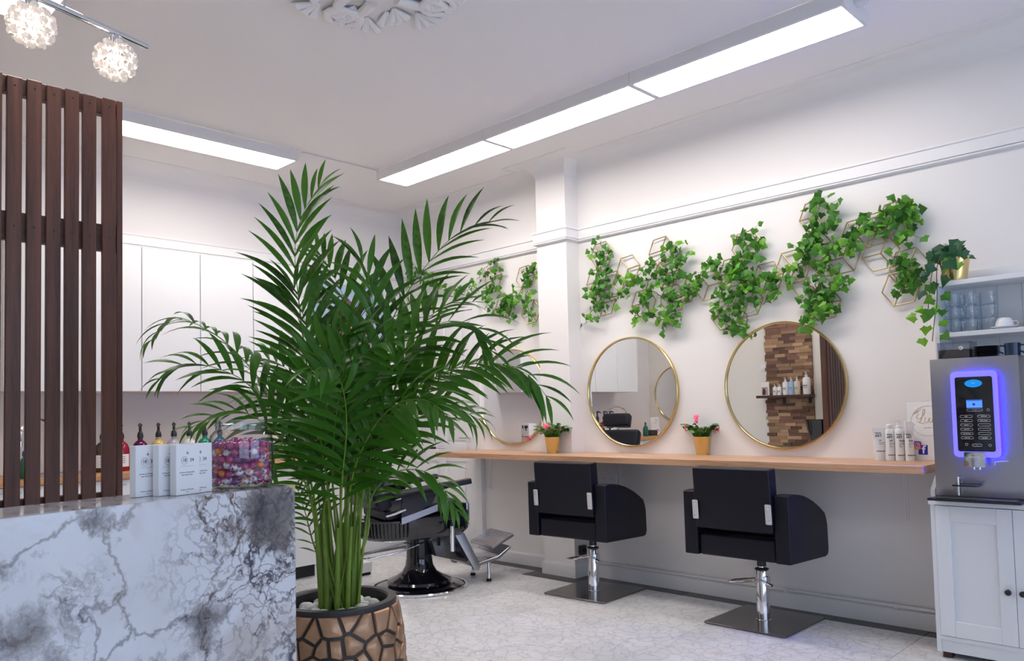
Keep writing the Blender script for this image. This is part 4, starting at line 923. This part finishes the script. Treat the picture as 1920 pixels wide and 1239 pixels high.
tz = face(1840,908)[1]; MB().prism([(r0[0]-.012,-.075),(r0[0]+.088,-.075),(r0[0]+.098,-.045),(r0[0]+.098,-.012),(r0[0]-.012,-.012)], 'z', tz-.008, tz).build('cup_platform', M['blackgloss'], cm, bevel=.002)
MB().prism([(-hw-.012,-.10),(hw,-.10),(hw,-.001),(-hw-.004,-.001)], 'z', -.0005+.006, .018).build('drip_tray', M['black'], cm, bevel=.003, seg=2)
MB().bx(-hw+.02,hw-.02,-.093,-.012,.0185,.0205).build('drip_grille', M['blackgloss'], cm)
# items on the machine
y0 = MY0+.10
bn = thing('bean_container', 'clear plastic coffee bean box on top of the machine', 'container', (at(1795,672,1,y0).x, y0, ZM))
MB().bx(-.072,.072,-.06,.07,0,.003).bx(-.072,-.0695,-.06,.07,.003,.078).bx(.0695,.072,-.06,.07,.003,.078).bx(-.0695,.0695,-.06,-.0575,.003,.078).bx(-.0695,.0695,.0675,.07,.003,.078).build('box', M['acrylic'], bn, smooth=False)
MB().bx(-.074,.074,-.062,.072,.0785,.082).build('lid', M['acrylic'], bn)
MB().bx(-.068,.068,-.056,.066,.0035,.045).build('coffee_beans', M['beans'], bn, bevel=.004)
MB().lathe([(0,.0),(.010,0),(.010,.006),(.006,.008),(0,.008)], 16).build('lock', M['chrome'], bn, (.035,-.0605,.05), (PI/2,0,0))
sx = at(1850,672,1,y0).x
sauc = MB().lathe([(0,0),(.028,0),(.03,.003),(.052,.007),(.056,.011),(.054,.0115),(.045,.009),(0,.006)], 32).mesh('saucer', M['blackcup'])
for i in range(6): tag(link('saucer', sauc, None, (sx+.0, y0+.01, ZM+.0085*i)), 'black saucer in the stack on the coffee machine, '+['bottom one', 'second from the bottom', 'third from the bottom', 'third from the top', 'second from the top', 'top one'][i], 'saucer', 'stack of black saucers')
mugp = MB().lathe([(0,0),(.030,0),(.033,.004),(.034,.06),(.0325,.0605),(.031,.058),(.030,.006),(0,.005)], 28)
mug_me = mugp.mesh('cup', M['bluecup'])
hnd = MB().tube([(-.033,0,.048),(-.048,0,.050),(-.056,0,.036),(-.052,0,.020),(-.036,0,.012)], .0042, 8).mesh('handle', M['bluecup'])
for i, xx in enumerate((1885, 1904, 1921)):
    t = thing('coffee_mug', ['dark blue mug beside the black saucers on the coffee machine', 'dark blue mug second from the black saucers', 'dark blue mug third from the black saucers'][i], 'mug', (sx+.112+.084*i, y0-.01+.005*i, ZM), .25, 'dark blue mugs')
    link('cup', mug_me, t); link('handle', hnd, t)
# glass mugs on the hutch shelf
gp = MB().lathe([(0,.004),(.031,.004),(.033,0),(.0355,.004),(.0355,.066),(.034,.067)], 24).mesh('glass_cup', M['mugglass'])
gh = MB().tube([(0,-.034,.054),(-.006,-.052,.053),(-.008,-.056,.036),(-.004,-.052,.018),(0,-.034,.014)], .0045, 8).mesh('handle', M['mugglass'])
for ix, (xx, yy) in enumerate(((.075,-.185),(.150,-.19),(.075,-.105),(.150,-.11),(.225,-.12))):
    for iz in range(3):
        nm = ['behind the trailing ivy', 'beside the white cups', 'at the back behind the ivy', 'at the back behind the cups', 'at the back end of the glasses'][ix]
        t = thing('glass_mug', 'clear glass mug '+['bottom', 'middle', 'top'][iz]+' of its stack '+nm, 'mug', (-1.272+xx, YW+yy, ZS+.0675*iz), -.2 if ix < 2 else PI-.2, 'stacked glass mugs')
        link('glass_cup', gp, t); link('handle', gh, t)
cupme = MB().lathe([(0,.048),(.024,.048),(.030,.044),(.038,.028),(.043,.004),(.0435,.0),(.042,.0),(.036,.026),(.026,.042),(0,.044)], 28).mesh('cup', M['cup'])
cuph = MB().tube([(.036,0,.030),(.052,.0,.030),(.058,0,.018),(.050,0,.006),(.042,0,.008)], .003, 8).mesh('handle', M['cup'])
saw = MB().lathe([(0,0),(.03,0),(.033,.003),(.062,.010),(.066,.0125),(.064,.0135),(.045,.008),(0,.006)], 32).mesh('saucer', M['cup'])
for i, (xx, lab) in enumerate(((.300, 'next to the glass mugs'), (.445, 'further along the hutch shelf'))):
    X_, Y_ = -1.272+xx, YW-.165
    tag(link('saucer', saw, None, (X_, Y_, ZS)), 'white saucer under the upturned cup '+lab, 'saucer', 'white saucers')
    t = thing('coffee_cup', 'white cup upside down on its saucer '+lab, 'cup', (X_, Y_, ZS+.0095), .3, 'white upturned cups'); link('cup', cupme, t); link('handle', cuph, t)
# ------------------------------------------------------------------ palm in the crackle pot
PC = Vector((-2.312, 1.497, 0)); rnd = random.Random(21)
pot = thing('planter_pot', 'large bronze crackle-pattern planter with a black rim beside the marble desk', 'planter', (PC.x, PC.y, .002))
ppf = [(.150,.0),(.172,.02),(.200,.14),(.219,.30),(.2195,.40),(.212,.52),(.200,.585),(.1935,.620)]
def prad(z):
    for (r0, z0), (r1, z1) in zip(ppf, ppf[1:]):
        if z0 <= z <= z1: return r0+(r1-r0)*(z-z0)/(z1-z0)
    return ppf[-1][0]
MB().lathe([(0,0)]+ppf+[(.195,.625),(.1935,.635),(.168,.635),(.163,.629),(.158,.53),(0,.53)], 56).build('pot_body', M['potdark'], pot)
MB().lathe([(0,.5305),(.1565,.5305),(.1565,.585),(0,.592)], 36).build('soil', M['soil'], pot)
# voronoi plates: hand-made cell cutting on the unrolled wall
Uw = 2*PI*.215; sites = []
for j in range(10):
    for i in range(22): sites.append(((i+.5*(j % 2)+rnd.uniform(-.4,.4))/22*Uw, (j+.5+rnd.uniform(-.4,.4))/10*.612+.004))
def clip(poly, a, b, c):
    out = []
    for i in range(len(poly)):
        p, q = poly[i], poly[(i+1) % len(poly)]; dp = a*p[0]+b*p[1]-c; dq = a*q[0]+b*q[1]-c
        if dp <= 0: out.append(p)
        if dp*dq < 0: t = dp/(dp-dq); out.append((p[0]+(q[0]-p[0])*t, p[1]+(q[1]-p[1])*t))
    return out
for (sx_, sz_) in sites:
    poly = [(sx_-.12,.006),(sx_+.12,.006),(sx_+.12,.618),(sx_-.12,.618)]
    for (tx, tz) in sites:
        for k in (-Uw, 0, Uw):
            ex, ez = tx+k-sx_, tz-sz_; L = math.hypot(ex, ez)
            if 1e-6 < L < .3: a, b = ex/L, ez/L; poly = clip(poly, a, b, a*sx_+b*sz_+L/2-.0045)
        if len(poly) < 3: break
    if len(poly) < 3: continue
    cx = sum(p[0] for p in poly)/len(poly); cz = sum(p[1] for p in poly)/len(poly)
    fine = []
    for i in range(len(poly)):
        p, q = poly[i], poly[(i+1) % len(poly)]; n = max(1, int(math.hypot(q[0]-p[0], q[1]-p[1])/.03))
        for k in range(n): fine.append((p[0]+(q[0]-p[0])*k/n, p[1]+(q[1]-p[1])*k/n))
    def W_(u, z, o): a = u/.215; r = prad(z)+o; return (r*math.cos(a), r*math.sin(a), z)
    n = len(fine); vs = [W_(u, z, -.003) for u, z in fine]+[W_(u, z, .004) for u, z in fine]+[W_(cx+(u-cx)*.86, cz+(z-cz)*.86, .0085) for u, z in fine]+[W_(cx, cz, .010)]
    fs = [(i, (i+1)%n, n+(i+1)%n, n+i) for i in range(n)]+[(n+i, n+(i+1)%n, 2*n+(i+1)%n, 2*n+i) for i in range(n)]+[(2*n+i, 2*n+(i+1)%n, 3*n) for i in range(n)]
    MB().add(vs, fs).build('crackle_plate', M['bronze'], pot, angle=50)
# pebbles
pbm = []
for k in range(4):
    m = MB(); m.sphere((0,0,0), 1, 10, 7); m.v = [(x*(1+.12*math.sin(3*y+k)), y*(1+.1*math.sin(2*x+k)), z) for x, y, z in m.v]; pbm.append(m.mesh('pebble', M['pebble']))
n = 0
for ring, cnt in ((.124, 17), (.090, 11)):
    for i in range(cnt):
        a = 2*PI*(i+rnd.uniform(-.2,.2))/cnt+ring*7; s = rnd.uniform(.019,.027); rr = ring+rnd.uniform(-.006,.001)
        o = link('pebble', pbm[n % 4], None, PC+Vector((rr*math.cos(a), rr*math.sin(a), .590+s*.55)), (rnd.uniform(-.3,.3), rnd.uniform(-.3,.3), rnd.uniform(0,6)))
        o.scale = (s*rnd.uniform(.85,1.1), s*rnd.uniform(.7,.95), s*rnd.uniform(.55,.75)); n += 1
        tag(o, 'smooth pale pebble lying on the soil of the palm planter', 'pebble', 'pebbles in the planter')
# fronds -----------------------------------------------------------------
palm = thing('areca_palm', 'tall green areca palm with arching feathery fronds in the bronze planter', 'palm', (PC.x, PC.y, .560))
inv = -Vector((PC.x, PC.y, .560)); D0 = 2.68
def leaflet_mesh(droop, w):
    m = MB(); n = 7; vs = []
    for i in range(n+1):
        u = i/n; ww = w*(math.sin(min(1, u*1.9+.12)*PI/2) if u < .45 else (1-((u-.45)/.55)**1.7))*.5
        x = u-.25*droop*u*u; z = .10*math.sin(u*2.2)*(1-droop)-droop*.75*u**2.1
        vs += [(x, -ww, z+ww*.35), (x, 0, z), (x, ww, z+ww*.35)]
    fs = []
    for i in range(n):
        for e in (0, 1): fs.append((i*3+e, i*3+e+1, i*3+e+4, i*3+e+3))
    return m.add(vs, fs)
LB = [leaflet_mesh(d, w) for d, w in ((.05,.135),(.22,.13),(.42,.125),(.68,.12))]
LM = [b.mesh('leaflet', M['palm'], recalc=False, angle=80) for b in LB]
rest = MB(); leaf_objs = []; fcount = [0]
def frond(base, pts, dtip, ll, n, s0=.3, droop=(0,1), main=True, ang=1.0, face=.6, rad=.0062, bare=False, dmid=None):
    """base: (dx,dy) on the soil; pts: picture points of the stem path; dtip: depth change towards the tip"""
    P0 = PC+Vector((base[0]*.6, base[1]*.6, .556)); K = len(pts)
    ctrl = [P0]+[atd(px, py, D0+(dtip*((i+1)/K)**1.5)+(P0-CAMP).dot(cF)*0) for i, (px, py) in enumerate(pts)]
    path = bez(ctrl, 8); N_ = len(path)
    L = [0]
    for a, b in zip(path, path[1:]): L.append(L[-1]+(b-a).length)
    tot = L[-1]
    fo = MB().tube([p+inv for p in path], [max(.0011, rad*(1-(l/tot)**.8*.93)) for l in L], 7).build('frond_stem', M['palmstem'], palm)
    if bare: return
    def sample(s):
        d = s*tot; i = 0
        while i < N_-2 and L[i+1] < d: i += 1
        u = (d-L[i])/max(1e-6, L[i+1]-L[i]); return path[i].lerp(path[i+1], u), (path[i+1]-path[i]).normalized()
    for i in range(n):
        u = (i+.5)/n; s = s0+(1-s0)*u
        p, t = sample(min(s, .995))
        nn = Vector((0,0,1))*(1-face)+(CAMP-p).normalized()*face; nn = (nn-t*nn.dot(t)).normalized(); sd = t.cross(nn)
        for e in (-1, 1):
            fwd = .55+.9*u**1.5+rnd.uniform(-.08,.08); dr = (t*fwd+sd*e*ang*(1-.45*u**2)+nn*.18).normalized()
            ln = ll*(.62+.55*math.sin(PI*min(1, .12+u*.85)))*rnd.uniform(.9,1.08)*(1 if u < .9 else .8)
            z = (nn*.55+Vector((0,0,.65))); z = (z-dr*z.dot(dr)).normalized(); y = z.cross(dr)
            k = min(3, max(0, int(droop[0]+rnd.random()*(droop[1]-droop[0]+.999))))
            mw = 1.0 if ll > .2 else 1.15
            MX = Matrix(((dr.x*ln, y.x*ln*mw, z.x*ln, p.x), (dr.y*ln, y.y*ln*mw, z.y*ln, p.y), (dr.z*ln, y.z*ln*mw, z.z*ln, p.z), (0,0,0,1)))
            if main and fcount[0] < 300:
                o = link('leaflet', LM[k], fo); o.matrix_local = Matrix.Translation(inv) @ MX; fcount[0] += 1
            else:
                MT = Matrix.Translation(inv) @ MX; rest.add([MT @ Vector(v) for v in LB[k].v], LB[k].f)
F = frond
F((-.03,.02), [(600,880),(580,720),(562,580),(553,470),(568,400),(603,344)], .15, 0.210, 17, .50, (0,1), ang=.85)
F((.05,.07), [(660,900),(690,720),(735,600),(790,510),(855,440),(928,414)], .05, 0.210, 17, .45, (0,1), ang=1.0)
F((.04,.10), [(668,920),(700,760),(760,660),(830,605),(888,615),(926,668)], -.15, 0.210, 17, .40, (0,2), ang=1.0)
F((.08,.08), [(680,930),(730,780),(820,705),(910,680),(985,700),(1032,752)], -.25, 0.210, 18, .38, (1,2), ang=1.0)
F((-.06,-.05), [(588,930),(545,800),(470,690),(400,625),(330,600),(276,645)], .10, 0.161, 17, .42, (2,3), ang=.9, face=.15)
F((-.05,-.08), [(585,940),(540,820),(470,725),(405,690),(345,684),(292,716)], -.10, 0.161, 17, .42, (1,3), ang=.9)
F((-.02,-.03), [(605,900),(598,760),(585,660),(568,590),(548,530)], .05, 0.231, 15, .42, (0,1), ang=1.15)
F((.02,.02), [(640,880),(668,700),(655,590),(622,510),(590,462)], .25, 0.189, 15, .45, (0,1), ang=1.0)
F((.01,.05), [(650,880),(690,700),(700,590),(690,520),(672,480)], -.05, 0.231, 14, .42, (1,3), ang=.8, main=True)
F((.06,.09), [(676,925),(735,790),(830,712),(920,684),(980,690)], .05, .165, 15, .42, (0,1), main=False, face=.75)
G = lambda *a, **k: F(*a, main=False, **k)
G((-.07,-.02), [(585,950),(545,850),(490,790),(430,770),(352,805)], -.2, 0.140, 17, .38, (1,3), ang=.9)
G((.10,.05), [(690,960),(720,900),(765,880),(815,895),(858,960)], -.1, 0.140, 14, .45, (1,3), ang=.8)
G((-.02,.06), [(625,930),(628,800),(650,700),(700,650),(745,640)], -.3, 0.189, 16, .40, (1,2))
G((.0,-.06), [(610,930),(585,800),(560,720),(520,680),(470,670)], .3, 0.182, 16, .40, (0,2))
G((.03,-.02), [(640,930),(650,800),(640,720),(610,690),(575,700)], -.45, 0.182, 16, .35, (1,3))
G((.06,.01), [(655,930),(690,820),(740,760),(800,750),(850,790)], -.4, 0.182, 16, .38, (1,3))
G((.07,.06), [(670,930),(720,840),(780,780),(840,760),(905,790)], .15, 0.182, 16, .40, (1,3))
G((-.04,.04), [(610,930),(590,840),(560,780),(510,745),(455,740)], .35, 0.168, 16, .40, (1,2))
G((.02,.09), [(650,920),(690,800),(750,720),(810,690),(880,690)], .40, 0.182, 16, .40, (0,2))
G((-.08,.03), [(592,970),(575,900),(550,850),(520,850),(505,900)], .15, 0.126, 14, .4, (1,3))
G((.04,.04), [(650,930),(700,770),(770,640),(830,575),(895,565)], .35, 0.168, 16, .45, (0,2))
G((-.03,.0), [(615,930),(600,800),(612,700),(640,640),(680,600)], -.2, 0.196, 15, .4, (0,2))
G((-.10,.0), [(600,1060),(585,1010),(572,960),(562,930),(556,905)], .2, 0.070, 10, .4, (0,2))
for k in range(14):
    a = 2*PI*k/14; b = (.085*math.cos(a), .085*math.sin(a)); px = 640+rnd.uniform(-45,60)
    F(b, [(px-rnd.uniform(-6,6), 1000), (px+rnd.uniform(-25,35), 880), (px+rnd.uniform(-40,60), 790)], rnd.uniform(-.1,.1), .1, 1, bare=True, rad=.007)
cl = [MB().tube([(.05*math.cos(a), .05*math.sin(a), -.02), (.055*math.cos(a+.1), .055*math.sin(a+.1), .16), (.07*math.cos(a+.15), .07*math.sin(a+.15), .32)], [.0105,.0085,.005], 10) for a in [2*PI*k/9 for k in range(9)]]
for m in cl: m.build('cane', M['palmstem'], palm)
tag(rest.build('leaflets', M['palm'], palm, recalc=False, angle=80), kind='stuff')

# ------------------------------------------------------------------ gold hexagon racks and ivy
def wall_p(px, py, off=0): p = at(px, py, 1, YW-off); return p
def hex_rack(label, cents, r=.105):
    c0 = wall_p(*cents[0], .02); t = thing('hexagon_rack', label, 'wall rack', (c0.x, YW-.02, c0.z), group='gold hexagon wall racks')
    for i, c in enumerate(cents):
        p = wall_p(*c, .02)-Vector((c0.x, YW-.02, c0.z)); p.y = 0
        th = .12; vs = [p+Vector((r*math.cos(th+k*PI/3), 0, r*math.sin(th+k*PI/3))) for k in range(6)]
        h = MB().tube(vs, .0042, 6, closed=True)
        s0 = i % 2
        for k in (0, 2, 4): h.tube([p, vs[(k+s0) % 6]], .0042, 6)
        h.tube([p, p+Vector((0,.0195,0))], .002, 5)
        h.build('wire_hexagon', M['goldwire'], t)
hex_rack('gold wire hexagon rack under the ivy beside the pillar', [(1128,478),(1120,528),(1133,568),(1150,533),(1178,504)])
hex_rack('gold wire hexagon rack with ivy above the mirror beside the pillar', [(1250,513),(1207,568),(1262,560),(1280,545),(1328,536),(1240,470)])
hex_rack('gold wire hexagon rack with ivy between the two bare-wall mirrors', [(1400,461),(1375,510),(1403,566),(1360,590),(1440,520)])
hex_rack('gold wire hexagon rack with the tallest ivy peak', [(1485,498),(1530,405),(1527,463),(1510,525),(1540,520),(1580,483),(1545,570)])
hex_rack('gold wire hexagon rack nearest the coffee corner', [(1610,440),(1651,475),(1682,408),(1704,498),(1690,540),(1640,430)])
hex_rack('gold wire hexagon rack between the door and the pillar', [(925,520),(945,575),(985,520),(995,585)])
def ivy_leaf(seed, fold):
    r = random.Random(seed); m = MB()
    o = [(0,-.06),(.30,-.22),(.42,-.02),(.58,.14),(.40,.30),(.27,.44),(.0,.80),(-.27,.44),(-.40,.30),(-.58,.14),(-.42,-.02),(-.30,-.22)]
    vs = [(0,.12,.03)]+[(x*(1+r.uniform(-.08,.08)), y*(1+r.uniform(-.08,.08)), -fold*abs(x)**1.2-.12*max(0,y)**2) for x, y in o]
    n = len(o); m.add(vs, [(0, 1+i, 1+(i+1)%n) for i in range(n)])
    m.add([(0,.1,0),(.012,.1,0),(.01,-.35,-.12),(-.01,-.35,-.12),(-.012,.1,0)], [(0,1,2,3,4)])
    return m
IV = [ivy_leaf(i, .25+.12*i) for i in range(4)]
IM = {c: [b.mesh('ivy_leaf', M[c], recalc=False, angle=25) for b in IV] for c in ('ivy', 'ivydark', 'ivylight')}
rnd = random.Random(5)
def ivy(label, paths, step=7.0, scat=15, size=.050, mats=('ivy','ivy','ivy','ivylight'), off=(.045,.09)):
    a = wall_p(*paths[0][0], .03); t = thing('ivy_garland', label, 'ivy', a, group='ivy garlands on the salon wall')
    for path in paths:
        W3 = [wall_p(*p, .032) for p in path]; cv = bez(W3, 10)
        st = MB(); st.tube([p-a+Vector((rnd.uniform(-.008,.008), rnd.uniform(-.006,.006), rnd.uniform(-.008,.008))) for p in cv], .0022, 5)
        dens = 0; px = bez([Vector((p[0], p[1], 0)) for p in path], 10)
        for q0, q1 in zip(px, px[1:]):
            dens += (q1-q0).length
            while dens > step:
                dens -= step; j = rnd.uniform(0, 1); q = q0.lerp(q1, j); sx = rnd.gauss(0, scat*.6); sy = rnd.gauss(0, scat*.6)
                p = wall_p(q.x+sx, q.y+sy, rnd.uniform(*off)); c = wall_p(q.x, q.y, .032)
                st.tube([c-a, (c+p)*.5-a-Vector((0,0,.006)), p-a], .0010, 4, caps=False)
                s = size*rnd.uniform(.72,1.2)
                R = Euler((PI/2+rnd.gauss(0,.45), rnd.gauss(0,.4), 0)).to_matrix().to_4x4()
                Rz = Matrix.Rotation(rnd.gauss(0,.5), 4, 'Z') @ R @ Matrix.Rotation(PI+rnd.gauss(0,.9), 4, 'Z')
                mesh = IM[rnd.choice(mats)][rnd.randrange(4)]
                MM = Rz @ Matrix.Scale(s, 4); mxy = max((MM @ v.co).y for v in mesh.vertices); p.y = min(p.y, YW-.006-mxy)
                o = link('ivy_leaf', mesh, t); o.matrix_local = Matrix.Translation(p-a) @ MM
        st.build('vine_stem', M['vine'], t)
A = 'green ivy garland '
ivy(A+'hanging beside the pillar', [[(1125,452),(1132,480),(1122,512),(1116,545),(1126,560),(1104,590),(1097,608)], [(1112,470),(1142,500),(1130,530),(1112,560)], [(1130,556),(1165,545),(1180,520),(1198,528)]], 3.0)
ivy(A+'looping above the mirror beside the pillar', [[(1200,502),(1232,488),(1265,460),(1276,492),(1262,528),(1222,520),(1206,558),(1192,590),(1228,594),(1262,612)], [(1215,540),(1245,560),(1270,590),(1250,560),(1272,560),(1298,540)], [(1285,548),(1318,508),(1335,492),(1348,512)]], 3.0)
ivy(A+'between the two bare-wall mirrors', [[(1375,445),(1408,442),(1424,470),(1380,482),(1370,512),(1402,522),(1384,550),(1350,560),(1350,600),(1392,612),(1400,590),(1368,572)], [(1350,540),(1385,500),(1400,545)], [(1402,560),(1432,524),(1452,530),(1432,572)]], 3.0)
ivy(A+'climbing to the tallest peak above the wood-reflecting mirror', [[(1440,530),(1470,520),(1492,492),(1510,452),(1526,402),(1536,372),(1556,388),(1552,420),(1530,440),(1518,472)], [(1505,460),(1560,462),(1545,500),(1572,512),(1586,530)]], 3.0)
ivy(A+'hanging down onto the rim of the wood-reflecting mirror', [[(1532,515),(1526,555),(1510,585),(1532,608)], [(1555,530),(1560,565),(1545,590)], [(1515,535),(1545,555),(1530,585)]], 3.0)
ivy(A+'rising toward the coffee corner', [[(1562,466),(1600,452),(1612,412),(1640,432),(1666,396),(1690,378),(1714,392),(1702,422),(1712,442)], [(1640,430),(1680,410),(1710,400)]], 3.0)
ivy(A+'dropping beside the hutch', [[(1668,478),(1690,492),(1702,520),(1682,552)], [(1690,500),(1716,520),(1700,545)], [(1680,455),(1700,440)]], 3.2)
ivy(A+'draped above the panelled door', [[(765,505),(785,520),(812,535),(842,541),(872,546),(892,530)], [(770,500),(800,510),(815,530)]], 3.6, 9)
ivy(A+'between the door and the pillar', [[(895,525),(912,500),(930,490),(925,530),(910,560),(930,580),(952,572),(955,600)], [(940,560),(966,560),(990,510),(1000,492)], [(995,500),(990,540),(985,562),(998,600)], [(905,540),(935,545),(965,580)]], 3.3, 10)
ivy(A+'hanging straight down along the door frame', [[(770,508),(766,545),(764,600),(770,655),(772,705),(766,765),(772,805),(776,840),(766,866)]], 6.5, 6, .05, ('ivy','ivylight'))
# potted ivy on the hutch
p = at(1789, 502, 1, 4.52); pi_ = thing('potted_ivy', 'trailing ivy in a gold pot on top of the white hutch', 'potted plant', (p.x, 4.53, ZT))
MB().lathe([(0,0),(.052,0),(.073,.125),(.075,.13),(.071,.13),(.068,.12),(0,.12)], 32).build('pot', M['gold'], pi_)
MB().lathe([(0,.1145),(.0665,.1145),(.0675,.1205),(0,.1225)], 20).build('soil', M['soil'], pi_)
base = Vector((p.x, 4.53, ZT))
def trail(pts, n, size, cols):
    W3 = [at(px, py, 1, y) for px, py, y in pts]; cv = bez(W3, 8)
    MB().tube([q-base for q in cv], .0022, 5).build('vine_stem', M['vine'], pi_)
    for i in range(n):
        q = cv[min(len(cv)-1, int((i+.5)/n*len(cv)))]; s = size*rnd.uniform(.8,1.2)*(1-.35*i/n); sd = .035*(-1)**i
        o = link('ivy_leaf', IM[cols[min(len(cols)-1, int(i/n*len(cols)))]][rnd.randrange(4)], pi_)
        R = Matrix.Rotation(rnd.gauss(0,.4), 4, 'Z') @ Euler((PI/2+rnd.gauss(0,.4), rnd.gauss(0,.4), 0)).to_matrix().to_4x4() @ Matrix.Rotation(PI+rnd.gauss(0,.7), 4, 'Z')
        o.matrix_local = Matrix.Translation(q-base+Vector((sd+rnd.gauss(0,.008), -.015, rnd.gauss(0,.01)))) @ R @ Matrix.Scale(s, 4)
trail([(1786,478,4.52),(1772,470,4.46),(1757,500,4.42),(1757,560,4.41),(1752,600,4.41),(1748,640,4.41)], 18, .075, ('ivydark','ivydark','ivy','ivylight'))
trail([(1780,476,4.52),(1762,478,4.47),(1748,510,4.43),(1742,560,4.43),(1738,600,4.43)], 14, .075, ('ivydark','ivydark','ivylight'))
trail([(1790,478,4.52),(1790,470,4.46),(1788,490,4.44),(1784,505,4.44)], 6, .06, ('ivydark','ivylight'))
for i in range(15):
    a = rnd.uniform(0, 2*PI); rr = rnd.uniform(.02,.095); q = Vector((rr*math.cos(a)-.01, rr*math.sin(a)*.8-.01, .125+rnd.uniform(.01,.075)*(1.2-rr*5)))
    MB().tube([(q.x*.3,q.y*.3,.119), (q.x*.7,q.y*.7,q.z+.01), tuple(q)], .0015, 4).build('vine_stem', M['vine'], pi_)
    o = link('ivy_leaf', IM['ivydark'][i % 4], pi_); R = Euler((rnd.uniform(.3,1.3), rnd.gauss(0,.4), rnd.gauss(0,.6))).to_matrix().to_4x4() @ Matrix.Rotation(PI+rnd.gauss(0,.9), 4, 'Z')
    o.matrix_local = Matrix.Translation(q) @ R @ Matrix.Scale(rnd.uniform(.07,.10), 4)
